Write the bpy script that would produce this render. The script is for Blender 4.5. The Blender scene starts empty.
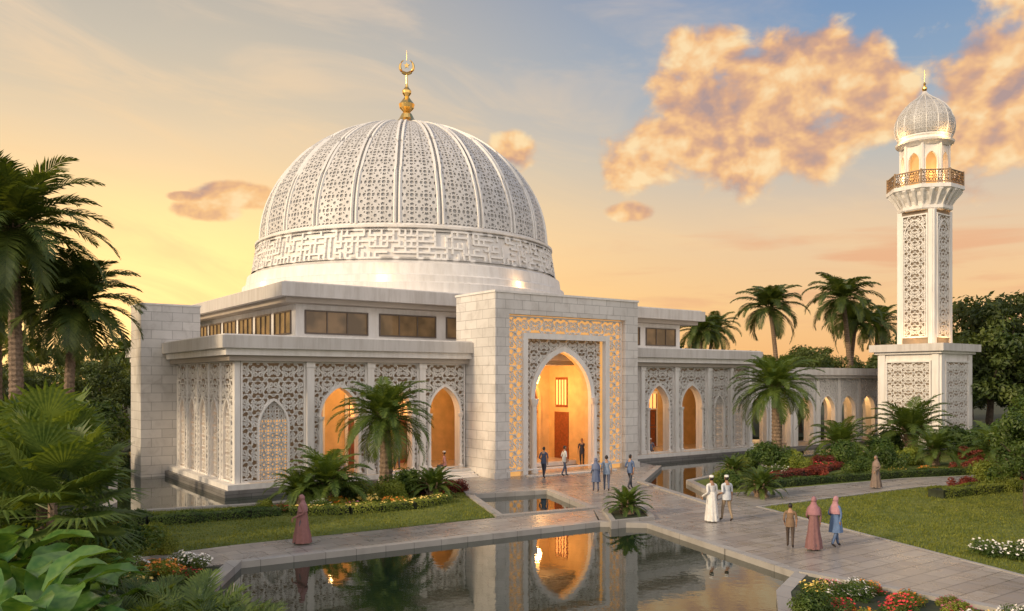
import bpy, bmesh, math, random
import numpy as np
from mathutils import Vector, Matrix
from mathutils.geometry import tessellate_polygon
random.seed(7); np.random.seed(7)
rad=math.radians
sc=bpy.context.scene
sc.view_settings.view_transform='Standard'; sc.view_settings.look='None'; sc.view_settings.exposure=0
COL=sc.collection
def lin(c):
    return tuple([(x/255/12.92 if x/255<=.04045 else ((x/255+.055)/1.055)**2.4) for x in c])+(1,)

# ---------------------------------------------------------------- node helpers
class NT:
    def __init__(s,t): s.t=t; s.n=t.nodes; s.l=t.links
    def node(s,ty,**k):
        n=s.n.new(ty)
        for a,b in k.items(): setattr(n,a,b)
        return n
    def set(s,sock,v):
        if hasattr(v,'is_output') : s.l.new(v,sock)
        else: sock.default_value=v
    def math(s,op,a,b=None,c=None,clamp=False):
        n=s.node('ShaderNodeMath',operation=op,use_clamp=clamp)
        s.set(n.inputs[0],a)
        if b is not None: s.set(n.inputs[1],b)
        if c is not None: s.set(n.inputs[2],c)
        return n.outputs[0]
    def mix(s,f,a,b,bt='MIX'):
        n=s.node('ShaderNodeMix',data_type='RGBA',blend_type=bt)
        s.set(n.inputs['Factor'],f); s.set(n.inputs[6],a); s.set(n.inputs[7],b)
        return n.outputs[2]
    def ramp(s,f,els,interp='LINEAR'):
        n=s.node('ShaderNodeValToRGB'); r=n.color_ramp; r.interpolation=interp
        r.elements[0].position=els[0][0]; r.elements[0].color=els[0][1]
        r.elements[1].position=els[-1][0]; r.elements[1].color=els[-1][1]
        for p,c in els[1:-1]:
            e=r.elements.new(p); e.color=c
        s.set(n.inputs[0],f); return n.outputs[0]
    def noise(s,vec,scale,detail=3,rough=.55,dist=0):
        n=s.node('ShaderNodeTexNoise'); n.inputs['Scale'].default_value=scale
        n.inputs['Detail'].default_value=detail; n.inputs['Roughness'].default_value=rough
        n.inputs['Distortion'].default_value=dist
        if vec is not None: s.l.new(vec,n.inputs['Vector'])
        return n.outputs[0]
    def comb(s,x,y,z):
        n=s.node('ShaderNodeCombineXYZ')
        for i,v in enumerate((x,y,z)): s.set(n.inputs[i],v)
        return n.outputs[0]
    def sep(s,v):
        n=s.node('ShaderNodeSeparateXYZ'); s.l.new(v,n.inputs[0]); return n.outputs
    def smooth(s,v,a,b):
        n=s.node('ShaderNodeMapRange',interpolation_type='SMOOTHSTEP')
        s.set(n.inputs['Value'],v); n.inputs['From Min'].default_value=a; n.inputs['From Max'].default_value=b
        return n.outputs[0]

def newmat(name):
    m=bpy.data.materials.new(name); m.use_nodes=True
    nt=NT(m.node_tree); p=[n for n in nt.n if n.type=='BSDF_PRINCIPLED'][0]
    return m,nt,p
def simple(name,c,rough=.6,metal=0,var=.12,scale=4,bump=0,bscale=20,emis=None,es=0,spec=.5,grime=0):
    m,nt,p=newmat(name)
    tc=nt.node('ShaderNodeTexCoord').outputs['Object']
    f=nt.noise(tc,scale,3)
    a=tuple(x*(1-var) for x in c[:3])+(1,); b=tuple(min(1,x*(1+var)) for x in c[:3])+(1,)
    col=nt.ramp(f,[(.3,a),(.7,b)])
    if grime:
        x,y,z=nt.sep(tc)
        st=nt.noise(nt.comb(nt.math('MULTIPLY',x,3.0),nt.math('MULTIPLY',y,3.0),nt.math('MULTIPLY',z,.35)),1.0,4,.65)
        col=nt.mix(grime,col,nt.ramp(st,[(.36,(.62,.58,.53,1)),(.58,(1,1,1,1))]),'MULTIPLY')
    nt.l.new(col,p.inputs['Base Color'])
    p.inputs['Roughness'].default_value=rough; p.inputs['Metallic'].default_value=metal
    p.inputs['Specular IOR Level'].default_value=spec
    if bump:
        bn=nt.node('ShaderNodeBump'); bn.inputs['Strength'].default_value=bump; bn.inputs['Distance'].default_value=.02
        nt.l.new(nt.noise(tc,bscale,3),bn.inputs['Height']); nt.l.new(bn.outputs[0],p.inputs['Normal'])
    if emis:
        p.inputs['Emission Color'].default_value=emis; p.inputs['Emission Strength'].default_value=es
        m.cycles.emission_sampling='NONE'
    return m
U=Vector((.809,.588,0)); V=Vector((-.588,.809,0)); C0=Vector((-13.35,40,0))

def stone_mat(name,c1,c2,mort,bw,bh,ms=.012,rough=.45,floor=False,offset=.5,bump=.25):
    m,nt,p=newmat(name)
    tc=nt.node('ShaderNodeTexCoord').outputs['Object']
    x,y,z=nt.sep(tc)
    if floor:
        a=nt.math('ADD',nt.math('MULTIPLY',x,.809),nt.math('MULTIPLY',y,.588))
        b=nt.math('ADD',nt.math('MULTIPLY',x,-.588),nt.math('MULTIPLY',y,.809))
        vec=nt.comb(a,b,0.0)
    else:
        d=nt.math('ADD',nt.math('MULTIPLY',x,.221),nt.math('MULTIPLY',y,1.397))
        vec=nt.comb(d,z,0.0)
    br=nt.node('ShaderNodeTexBrick'); br.offset=offset
    nt.l.new(vec,br.inputs['Vector']); br.inputs['Scale'].default_value=1
    br.inputs['Color1'].default_value=c1+(1,); br.inputs['Color2'].default_value=c2+(1,); br.inputs['Mortar'].default_value=mort+(1,)
    br.inputs['Mortar Size'].default_value=ms; br.inputs['Brick Width'].default_value=bw; br.inputs['Row Height'].default_value=bh
    n1=nt.noise(tc,1.1,5,.6,1.2); n2=nt.noise(tc,.25,3)
    col=nt.mix(.55,br.outputs[0],nt.ramp(n1,[(.3,(.62,.6,.58,1)),(.5,(.9,.9,.9,1)),(.7,(1,1,1,1))]),'MULTIPLY')
    col=nt.mix(.4,col,nt.ramp(n2,[(.35,(.7,.68,.66,1)),(.65,(1,1,1,1))]),'MULTIPLY')
    nt.l.new(col,p.inputs['Base Color'])
    nt.l.new(nt.ramp(n1,[(.3,(rough*.7,)*3+(1,)),(.7,(rough*1.3,)*3+(1,))]),p.inputs['Roughness'])
    bn=nt.node('ShaderNodeBump'); bn.inputs['Strength'].default_value=bump; bn.inputs['Distance'].default_value=.01
    bn.invert=True
    nt.l.new(br.outputs['Fac'],bn.inputs['Height']); nt.l.new(bn.outputs[0],p.inputs['Normal'])
    return m
def leaf_mat(name,ca,cb,scale=1.5,trans=.35,rough=.5):
    m,nt,p=newmat(name)
    tc=nt.node('ShaderNodeTexCoord').outputs['Object']
    oi=nt.node('ShaderNodeObjectInfo').outputs['Random']
    f1=nt.noise(tc,scale,1); f2=nt.noise(tc,scale*9,1)
    f=nt.math('ADD',nt.math('MULTIPLY',f1,.6),nt.math('MULTIPLY',f2,.4))
    col=nt.ramp(f,[(.36,ca+(1,)),(.62,cb+(1,))])
    hs=nt.node('ShaderNodeHueSaturation'); nt.l.new(col,hs.inputs['Color'])
    nt.l.new(nt.math('ADD',nt.math('MULTIPLY',oi,.4),.8),hs.inputs['Value'])
    col=hs.outputs[0]
    nt.l.new(col,p.inputs['Base Color']); p.inputs['Roughness'].default_value=rough
    tr=nt.node('ShaderNodeBsdfTranslucent'); 
    c2=nt.mix(1.0,col,(1.9,1.6,.5,1),'MULTIPLY'); nt.l.new(c2,tr.inputs[0])
    ms=nt.node('ShaderNodeMixShader'); ms.inputs[0].default_value=trans
    out=[n for n in nt.n if n.type=='OUTPUT_MATERIAL'][0]
    nt.l.new(p.outputs[0],ms.inputs[1]); nt.l.new(tr.outputs[0],ms.inputs[2]); nt.l.new(ms.outputs[0],out.inputs[0])
    return m
def emit(name,c,s,samp=True):
    m,nt,p=newmat(name); p.inputs['Base Color'].default_value=c
    p.inputs['Emission Color'].default_value=c; p.inputs['Emission Strength'].default_value=s
    if not samp: m.cycles.emission_sampling='NONE'
    return m

M_STONE=stone_mat('marble_block_cladding',(.79,.76,.725),(.68,.655,.625),(.42,.40,.38),1.15,.52,.015)
M_WHITE=simple('white_render',(.80,.77,.735),.55,var=.05,scale=.7,bump=.05,grime=.28)
M_LAT=simple('carved_white_stone',(.82,.795,.76),.5,var=.05,scale=2,grime=.1)
M_BACK=simple('screen_backing',(.17,.14,.11),.7,var=.3,scale=1.3,emis=(1,.55,.22,1),es=.06)  # faint warm glow put into the backing material itself
M_BACKW=simple('glowing_screen_backing',(.30,.17,.08),.7,var=.3,scale=1.3,emis=(1,.50,.15,1),es=.70)  # backlight put into the material as emission, in place of lamps behind the screens
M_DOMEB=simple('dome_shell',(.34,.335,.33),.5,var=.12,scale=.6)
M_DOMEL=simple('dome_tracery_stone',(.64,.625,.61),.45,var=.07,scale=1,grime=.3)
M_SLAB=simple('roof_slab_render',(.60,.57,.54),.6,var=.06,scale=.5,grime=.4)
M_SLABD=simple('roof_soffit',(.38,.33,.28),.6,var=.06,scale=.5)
M_GOLD=simple('polished_gold',(.95,.62,.20),.22,metal=1,var=.05)
M_WOOD=simple('carved_wood',(.26,.075,.025),.45,var=.3,scale=6)
M_LED=emit('warm_led',(1,.56,.20,1),2.6)
M_LEDS=emit('warm_led_soft',(1,.52,.17,1),1.1,False)
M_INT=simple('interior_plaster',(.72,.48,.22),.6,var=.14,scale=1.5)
M_FLOORI=simple('interior_floor',(.55,.45,.35),.25,var=.1)
M_PLINTH=stone_mat('dark_plinth_stone',(.26,.25,.24),(.20,.19,.185),(.10,.10,.10),1.2,.3)
M_PAVE=stone_mat('paving_stone',(.41,.375,.34),(.30,.27,.25),(.13,.12,.11),1.2,.6,.018,.30,floor=True)
M_COPE=stone_mat('coping_stone',(.44,.42,.39),(.38,.36,.34),(.2,.19,.18),1.0,5,.012,.5,floor=True)
M_SOIL=simple('planting_soil',(.035,.045,.02),.9,var=.5,scale=2,bump=.6,bscale=8)
M_TRUNK=simple('palm_trunk',(.20,.14,.095),.85,var=.45,scale=9,bump=.8,bscale=18)
M_BARK=simple('bark',(.10,.075,.055),.9,var=.4,scale=6,bump=.6)
M_PALM=leaf_mat('palm_leaf',(.05,.095,.018),(.14,.20,.04))
M_PALMD=leaf_mat('dark_palm_leaf',(.038,.070,.016),(.11,.15,.032))
M_LEAF=leaf_mat('shrub_leaf',(.032,.078,.014),(.13,.19,.034),1.2)
M_LEAFY=leaf_mat('lime_leaf',(.12,.17,.022),(.28,.32,.05),1.2)
M_LEAFR=leaf_mat('red_leaf',(.10,.022,.018),(.27,.06,.035),1.2)
M_TREE=leaf_mat('tree_leaf',(.030,.058,.013),(.11,.145,.034),.35)
M_BROAD=leaf_mat('broad_leaf',(.055,.14,.030),(.15,.26,.06),.8,.25,.25)
M_GRASS=leaf_mat('grass_blade',(.095,.13,.018),(.22,.24,.04),2,.3,.7)
M_FW=simple('white_petal',(.82,.78,.72),.6); M_FO=simple('orange_petal',(.85,.28,.03),.6); M_FR=simple('red_petal',(.70,.05,.06),.6); M_FP=simple('cream_petal',(.85,.62,.16),.6); M_FK=simple('pink_petal',(.80,.25,.34),.6)

def lawn_mat():
    m,nt,p=newmat('lawn_grass'); tc=nt.node('ShaderNodeTexCoord').outputs['Object']
    f=nt.math('ADD',nt.math('MULTIPLY',nt.noise(tc,.35,3),.5),nt.math('MULTIPLY',nt.noise(tc,14,4,.7),.5))
    nt.l.new(nt.ramp(f,[(.35,(.085,.12,.015,1)),(.5,(.13,.165,.022,1)),(.66,(.23,.235,.04,1))]),p.inputs['Base Color'])
    p.inputs['Roughness'].default_value=.85
    bn=nt.node('ShaderNodeBump'); bn.inputs['Strength'].default_value=.9; bn.inputs['Distance'].default_value=.05
    nt.l.new(nt.noise(tc,30,4,.7),bn.inputs['Height']); nt.l.new(bn.outputs[0],p.inputs['Normal']); return m
M_LAWN=lawn_mat()
def water_mat():
    m,nt,p=newmat('pool_water'); tc=nt.node('ShaderNodeTexCoord').outputs['Object']
    p.inputs['Base Color'].default_value=(.010,.022,.013,1); p.inputs['Roughness'].default_value=.012
    p.inputs['IOR'].default_value=1.5; p.inputs['Specular IOR Level'].default_value=1.0
    bn=nt.node('ShaderNodeBump'); bn.inputs['Strength'].default_value=.09; bn.inputs['Distance'].default_value=.02
    nt.l.new(nt.noise(tc,3.2,3,.55),bn.inputs['Height']); nt.l.new(bn.outputs[0],p.inputs['Normal']); return m
M_WATER=water_mat()
def glass_mat():
    m,nt,p=newmat('window_glass'); tc=nt.node('ShaderNodeTexCoord').outputs['Object']
    nt.l.new(nt.ramp(nt.noise(tc,.8,2),[(.4,(.06,.045,.03,1)),(.65,(.20,.13,.07,1))]),p.inputs['Base Color'])
    p.inputs['Roughness'].default_value=.08; p.inputs['Emission Color'].default_value=(1,.55,.2,1); p.inputs['Emission Strength'].default_value=.05
    m.cycles.emission_sampling='NONE'
    return m
M_GLASS=glass_mat()
M_FRAME=simple('window_frame',(.12,.09,.07),.5)
M_BRONZE=simple('bronze_railing',(.34,.24,.15),.45,metal=.4)

# ---------------------------------------------------------------- mesh builder
class Fr:
    def __init__(s,O,S,D): s.O=Vector(O); s.S=Vector(S); s.D=Vector(D)
    def p(s,a,d,z): return (s.O.x+a*s.S.x+d*s.D.x, s.O.y+a*s.S.y+d*s.D.y, s.O.z+z)
    def arr(s,a,d,z):
        return np.stack([s.O.x+a*s.S.x+d*s.D.x, s.O.y+a*s.S.y+d*s.D.y, s.O.z+z],-1)
FB=Fr(C0,U,V)            # a,b,z plan coordinates
FF=Fr(C0,U,-V)           # front facade: s=a, d=outwards
FL=Fr(C0,V,-U)           # left facade: s=b
class MB:
    def __init__(s): s.v=[];s.f=[];s.m=[]
    def add(s,vs,fs,mi=0):
        o=len(s.v); s.v.extend([tuple(x) for x in vs]); s.f.extend([tuple(o+i for i in f) for f in fs]); s.m.extend([mi]*len(fs))
    def addnp(s,Vv,Fq,mi=0):
        o=len(s.v); s.v.extend(map(tuple,np.asarray(Vv).tolist())); s.f.extend(map(tuple,(np.asarray(Fq)+o).tolist())); s.m.extend([mi]*len(Fq))
    def box(s,F,a0,a1,d0,d1,z0,z1,mi=0):
        vs=[F.p(a,d,z) for z in (z0,z1) for d in (d0,d1) for a in (a0,a1)]
        s.add(vs,[(0,1,3,2),(4,6,7,5),(0,4,5,1),(2,3,7,6),(0,2,6,4),(1,5,7,3)],mi)
    def quad(s,F,pts,mi=0): s.add([F.p(*q) for q in pts],[tuple(range(len(pts)))],mi)
    def tube(s,pts,rs,n=8,mi=0,cap=True):
        pts=[Vector(p) for p in pts]; vs=[]
        for i,p in enumerate(pts):
            d=(pts[min(i+1,len(pts)-1)]-pts[max(i-1,0)]).normalized()
            x=d.orthogonal().normalized() if abs(d.z)<.9 else Vector((1,0,0)); x=(x-d*x.dot(d)).normalized(); y=d.cross(x)
            for k in range(n):
                t=2*math.pi*k/n; vs.append(p+(x*math.cos(t)+y*math.sin(t))*rs[i])
        fs=[(i*n+k,i*n+(k+1)%n,(i+1)*n+(k+1)%n,(i+1)*n+k) for i in range(len(pts)-1) for k in range(n)]
        if cap: fs.append(tuple(range(n))); fs.append(tuple((len(pts)-1)*n+k for k in range(n)))
        s.add(vs,fs,mi)
    def lathe(s,c,prof,n=32,mi=0,rot=0,sx=1,sy=1,rip=0,rk=9,cap=False):
        vs=[]
        for j,(r,z) in enumerate(prof):
            for k in range(n):
                t=2*math.pi*k/n+rot; rr=r*(1+(rip*(1-j/len(prof))*math.sin(rk*t+j*.3)))
                vs.append((c[0]+rr*sx*math.cos(t),c[1]+rr*sy*math.sin(t),c[2]+z))
        fs=[(i*n+k,i*n+(k+1)%n,(i+1)*n+(k+1)%n,(i+1)*n+k) for i in range(len(prof)-1) for k in range(n)]
        if cap: fs.append(tuple((len(prof)-1)*n+k for k in range(n))); fs.append(tuple(range(n)))
        s.add(vs,fs,mi)
    def mesh(s,name,mats,smooth=False):
        me=bpy.data.meshes.new(name); me.from_pydata(s.v,[],s.f)
        for m in mats: me.materials.append(m)
        me.polygons.foreach_set('material_index',s.m)
        if smooth: me.polygons.foreach_set('use_smooth',[True]*len(s.f))
        me.update(); return me
    def build(s,name,mats,parent=None,smooth=False,recalc=False):
        me=s.mesh(name,mats,smooth)
        ob=bpy.data.objects.new(name,me); COL.objects.link(ob)
        if parent: ob.parent=parent
        return ob
def empty(name,loc=(0,0,0)):
    e=bpy.data.objects.new(name,None); e.location=loc; e.empty_display_size=.5; COL.objects.link(e); return e
def inst(name,me,loc,rz=0,s=1,parent=None):
    o=bpy.data.objects.new(name,me); o.location=loc; o.rotation_euler=(0,0,rz)
    o.scale=(s,s,s) if not isinstance(s,tuple) else s
    COL.objects.link(o)
    if parent: o.parent=parent
    return o

def arch_pts(cx,w,zs,h,n=9):
    c=(h*h-w*w)/(2*w); r=w+c; tm=math.acos(max(-1,min(1,c/r)))
    R=[(cx+r*math.cos(t)-c, zs+r*math.sin(t)) for t in [tm*i/n for i in range(n+1)]]
    L=[(2*cx-x,z) for x,z in R]
    return L+R[::-1][1:]
def in_arch(x,z,cx,w,zs,h):
    c=(h*h-w*w)/(2*w); r=w+c; ax=np.abs(x-cx)
    return ((ax<w)&(z<zs))|((z>=zs)&((ax+c)**2+(z-zs)**2<r*r))
def arch_wall(mb,F,s0,s1,z0,z1,cx,w,zs,h,d0,d1,mi=0,mi2=None,back=True):
    if mi2 is None: mi2=mi
    P=arch_pts(cx,w,zs,h); full=[(cx-w,z0)]+P+[(cx+w,z0)]
    for d in ((d1,d0) if back else (d1,)):
        mb.quad(F,[(s0,d,z0),(cx-w,d,z0),(cx-w,d,z1),(s0,d,z1)],mi)
        mb.quad(F,[(cx+w,d,z0),(s1,d,z0),(s1,d,z1),(cx+w,d,z1)],mi)
        for (x0,a0),(x1,a1) in zip(P[:-1],P[1:]):
            mb.quad(F,[(x0,d,a0),(x1,d,a1),(x1,d,z1),(x0,d,z1)],mi)
    for (x0,a0),(x1,a1) in zip(full[:-1],full[1:]):
        mb.quad(F,[(x0,d1,a0),(x1,d1,a1),(x1,d0,a1),(x0,d0,a0)],mi2)
    mb.quad(F,[(s0,d0,z0),(s0,d1,z0),(s0,d1,z1),(s0,d0,z1)],mi)
    mb.quad(F,[(s1,d0,z0),(s1,d1,z0),(s1,d1,z1),(s1,d0,z1)],mi)
def arch_trim(mb,F,cx,w,zs,h,zb,d0,d1,t,mi=0):
    A=[(cx-w,zb)]+arch_pts(cx,w,zs,h)+[(cx+w,zb)]
    B=[(cx-w-t,zb)]+arch_pts(cx,w+t,zs,h+t*1.15)+[(cx+w+t,zb)]
    for i in range(len(A)-1):
        a,a2,b,b2=A[i],A[i+1],B[i],B[i+1]
        mb.quad(F,[(a[0],d1,a[1]),(a2[0],d1,a2[1]),(b2[0],d1,b2[1]),(b[0],d1,b[1])],mi)
        mb.quad(F,[(a[0],d1,a[1]),(a2[0],d1,a2[1]),(a2[0],d0,a2[1]),(a[0],d0,a[1])],mi)
        mb.quad(F,[(b[0],d1,b[1]),(b2[0],d1,b2[1]),(b2[0],d0,b2[1]),(b[0],d0,b[1])],mi)
def frame(mb,F,s0,s1,z0,z1,d0,d1,t,mi=0):
    mb.box(F,s0,s0+t,d0,d1,z0,z1,mi); mb.box(F,s1-t,s1,d0,d1,z0,z1,mi)
    mb.box(F,s0+t,s1-t,d0,d1,z1-t,z1,mi); mb.box(F,s0+t,s1-t,d0,d1,z0,z0+t,mi)

def arc(cx,cy,r,a0,a1,n):
    t=[a0+(a1-a0)*i/n for i in range(n+1)]; p=[(cx+r*math.cos(x),cy+r*math.sin(x)) for x in t]
    return list(zip(p[:-1],p[1:]))
pi=math.pi
def tileA():
    s=[]
    for cx,cy,a in ((0,0,0),(1,0,pi/2),(1,1,pi),(0,1,-pi/2)):
        s+=arc(cx,cy,.5,a,a+pi/2,5); s+=arc(cx,cy,.2,a,a+pi/2,2)
    s+=arc(.5,.5,.17,0,2*pi,8)
    for k in range(4):
        t=k*pi/2; c,si=math.cos(t),math.sin(t)
        for sg in (1,-1):
            pts=[(.17,0),(.28,.085*sg),(.40,.06*sg),(.5,0)]
            q=[(.5+x*c-y*si,.5+x*si+y*c) for x,y in pts]; s+=list(zip(q[:-1],q[1:]))
        t+=pi/4; c,si=math.cos(t),math.sin(t)
        for sg in (1,-1):
            pts=[(.17,0),(.27,.07*sg),(.36,.11*sg),(.507,0)]
            q=[(.5+x*c-y*si,.5+x*si+y*c) for x,y in pts]; s+=list(zip(q[:-1],q[1:]))
    return np.array(s)
def tileV():
    s=[]
    def curl(pts):
        return list(zip(pts[:-1],pts[1:]))
    def spiral(cx,cy,r0,r1,a0,turn,n):
        return curl([(cx+(r0+(r1-r0)*i/n)*math.cos(a0+turn*i/n),cy+(r0+(r1-r0)*i/n)*math.sin(a0+turn*i/n)) for i in range(n+1)])
    s+=curl([(.5+.16*math.sin(2*pi*i/10),i/10) for i in range(11)])
    s+=curl([(i/10,.0+.13*math.sin(2*pi*i/10)) for i in range(11)])
    s+=spiral(.83,.30,.17,.04,pi*.9,-2*pi*1.1,9)
    s+=spiral(.17,.72,.17,.04,-pi*.1,-2*pi*1.1,9)
    s+=spiral(.30,.30,.13,.03,pi*.1,2*pi*1.0,8)
    s+=spiral(.70,.72,.13,.03,pi*1.1,2*pi*1.0,8)
    for cx,cy,a in ((.62,.48,.5),(.38,.52,3.6),(.93,.55,1.9),(.07,.48,5.0),(.52,.88,1.2),(.48,.13,4.3),(.95,.93,.8),(.05,.12,3.9)):
        c,si=math.cos(a),math.sin(a)
        for sg in (1,-1):
            s+=curl([(cx+x*c-y*si,cy+x*si+y*c) for x,y in ((0,0),(.07,.05*sg),(.16,0))])
    return np.array(s)
def tileK():
    s=[]
    for k in range(8):
        t=k*pi/4; t2=t+pi/8; t3=t+pi/4
        a=(.5+.42*math.cos(t),.5+.42*math.sin(t)); b=(.5+.22*math.cos(t2),.5+.22*math.sin(t2)); c=(.5+.42*math.cos(t3),.5+.42*math.sin(t3))
        s+=[(a,b),(b,c)]
        if k%2==0: s.append((a,(.5+.5*math.cos(t),.5+.5*math.sin(t))))
        else: s.append((a,(.5+.707*math.cos(t),.5+.707*math.sin(t))))
    s+=arc(.5,.5,.13,0,2*pi,6)
    for cx,cy,a in ((0,0,0),(1,0,pi/2),(1,1,pi),(0,1,-pi/2)): s+=arc(cx,cy,.27,a,a+pi/2,3)
    return np.array(s)
TA=tileA(); TK=tileK(); TV=tileV()
def tiles(T,s0,s1,z0,z1,tile):
    nx=max(1,round((s1-s0)/tile)); nz=max(1,round((z1-z0)/tile)); tx=(s1-s0)/nx; tz=(z1-z0)/nz
    out=[]
    for i in range(nx):
        for j in range(nz):
            S=T.copy()
            if i%2: S[...,0]=1-S[...,0]
            S[...,0]=s0+(S[...,0]+i)*tx; S[...,1]=z0+(S[...,1]+j)*tz; out.append(S)
    return np.concatenate(out)
def ribbons(mb,S,mapf,wid,d0,d1,mi=0):
    p=S[:,0];q=S[:,1]; d=q-p; L=np.linalg.norm(d,axis=1,keepdims=True)+1e-9; d=d/L
    n=np.stack([-d[:,1],d[:,0]],-1)*wid*.5; p=p-d*wid*.2; q=q+d*wid*.2
    cs=[p-n,q-n,q+n,p+n]; 
    top=[mapf(c[:,0],d1,c[:,1]) for c in cs]; bot=[mapf(c[:,0],d0,c[:,1]) for c in cs]
    Vv=np.stack(top+bot,1).reshape(-1,3); N=len(S); b=np.arange(N)[:,None]*8
    Fq=np.concatenate([b+np.array([0,1,2,3]),b+np.array([0,4,5,1]),b+np.array([3,2,6,7])])
    mb.addnp(Vv,Fq,mi)
def lattice(mb,F,s0,s1,z0,z1,d0,d1,tile=.62,wid=.06,out=(),inn=None,mi=0,T=None):
    S=tiles(TV if T is None else T,s0,s1,z0,z1,tile); m=S.mean(1)
    keep=(m[:,0]>s0)&(m[:,0]<s1)&(m[:,1]>z0)&(m[:,1]<z1)
    for a in out: keep&=~in_arch(m[:,0],m[:,1],*a)
    if inn: keep&=in_arch(m[:,0],m[:,1],*inn)
    ribbons(mb,S[keep],lambda a,d,z:F.arr(a,d,z),wid,d0,d1,mi)

# ================================================================ MOSQUE
mosque=empty('domed_mosque')
W=MB()
WM=[M_WHITE,M_STONE,M_SLAB,M_SLABD,M_BACK,M_BACKW,M_LED,M_INT,M_WOOD,M_FLOORI,M_PLINTH,M_GLASS,M_FRAME,M_LEDS,M_GOLD]
LT=MB()
W.box(FB,-.7,39.3,-.7,20,-.28,.18,10)
W.box(FB,-.5,39.1,-.5,19.8,.18,.42,0)
ZF=.42
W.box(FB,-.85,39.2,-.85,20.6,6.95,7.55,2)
W.box(FB,-.62,39.0,-.62,20.4,6.62,6.95,0)
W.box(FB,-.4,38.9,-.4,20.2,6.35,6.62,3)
W.box(FB,-.72,39.1,-.72,20.5,7.55,7.62,0)
ZT=6.35
W.box(FB,4.0,38.4,4.4,19.5,ZF,6.30,7)
W.box(FB,.25,4.0,11,19.5,ZF,6.30,0)
W.box(FB,5,37,20.6,30,ZF,9.7,0)
def bay_blind(F,s0,s1,w,zs,h,lit=True,tile=.82):
    cx=(s0+s1)/2
    frame(W,F,s0,s1,ZF,ZT,-.12,.04,.09,0)
    lattice(LT,F,s0+.09,s1-.09,ZF+.09,ZT-.09,-.13,-.02,tile,.068,out=[(cx,w+.1,zs,h+.1)])
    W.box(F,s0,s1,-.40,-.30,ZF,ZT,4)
    arch_trim(W,F,cx,w,zs,h,ZF+.1,-.2,.05,.10,0)
    lattice(LT,F,s0+.1,s1-.1,ZF+.1,ZT-.1,-.22,-.12,.46,.045,inn=(cx,w,zs,h),T=TA)
    if lit: W.box(F,cx-w,cx+w,-.298,-.27,ZF+.1,zs+h*.3,5)
def bay_open(F,s0,s1,w,zs,h):
    cx=(s0+s1)/2
    arch_wall(W,F,s0,s1,ZF,ZT,cx,w,zs,h,-.55,-.28,4,0)
    frame(W,F,s0,s1,ZF,ZT,-.24,.03,.09,0)
    arch_trim(W,F,cx,w,zs,h,ZF,-.27,.05,.13,0)
    lattice(LT,F,s0+.09,s1-.09,ZF+.3,ZT-.09,-.13,-.02,.80,.068,out=[(cx,w+.12,zs,h+.12)])
    for sg in (-1,1):
        x=cx+sg*(w+.02); p=F.p(x,.06,0)
        W.lathe((p[0],p[1],0),[(.15,ZF),(.15,ZF+.18),(.09,ZF+.24),(.085,zs-.25),(.15,zs-.12),(.17,zs),(.05,zs)],10,0)
def pier(F,s,wd=.36,d=.2,cap=.06):
    W.box(F,s-wd/2,s+wd/2,-.5,d,ZF,ZT,0)
    W.box(F,s-wd/2-cap,s+wd/2+cap,-.5,d+cap,ZF,ZF+.3,0)
    W.box(F,s-wd/2-cap+.01,s+wd/2+cap-.01,-.5,d+cap-.01,ZT-.28,ZT-.02,0)
W.box(FB,-.03,.24,-.03,.24,ZF,ZT,0)
bay_blind(FF,.27,3.55,.72,3.1,1.3)
pier(FF,3.75); 
bay_open(FF,3.95,6.95,1.05,3.55,1.5); pier(FF,7.13)
bay_open(FF,7.31,10.1,1.0,3.55,1.5); pier(FF,10.28)
bay_open(FF,10.46,13.15,1.0,3.55,1.5)
bay_open(FF,24.05,27.1,1.05,3.55,1.5); pier(FF,27.3)
bay_open(FF,27.5,30.4,1.0,3.55,1.5); pier(FF,30.6)
bay_open(FF,30.8,33.8,1.05,3.55,1.5); pier(FF,34.0)
bay_blind(FF,34.2,36.3,.5,3.3,1.0,tile=.7); pier(FF,36.42,.2); bay_blind(FF,36.55,38.4,.5,3.3,1.0,tile=.7); pier(FF,38.6)
for i in range(5):
    s0=.27+i*2.06; s1=s0+1.9; cx=(s0+s1)/2
    frame(W,FL,s0,s1,ZF,ZT,-.10,.02,.07,0)
    arch_wall(W,FL,s0,s1,ZF,ZT,cx,.56,3.35,1.1,-.45,-.22,4,4)
    arch_trim(W,FL,cx,.56,3.35,1.1,ZF,-.2,.04,.09,0)
    lattice(LT,FL,s0+.07,s1-.07,ZF+.07,ZT-.07,-.035,.01,.92,.075,out=[(cx,.65,3.35,1.2)])
    lattice(LT,FL,s0+.08,s1-.08,ZF+.08,ZT-.08,-.13,-.09,.62,.055,inn=(cx,.56,3.35,1.1),T=TA)
    pier(FL,s1+.08,.15,.05,.02)
W.box(FB,.9,1.0,.9,11,ZF,6.3,5)
W.box(FB,3.9,3.98,.6,4.4,ZF,6.3,7)
W.box(FB,38.4,38.8,.55,19.5,ZF,ZT,0)
W.box(FB,.6,38.4,-.45,4.4,ZF,ZF+.012,9)
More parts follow.
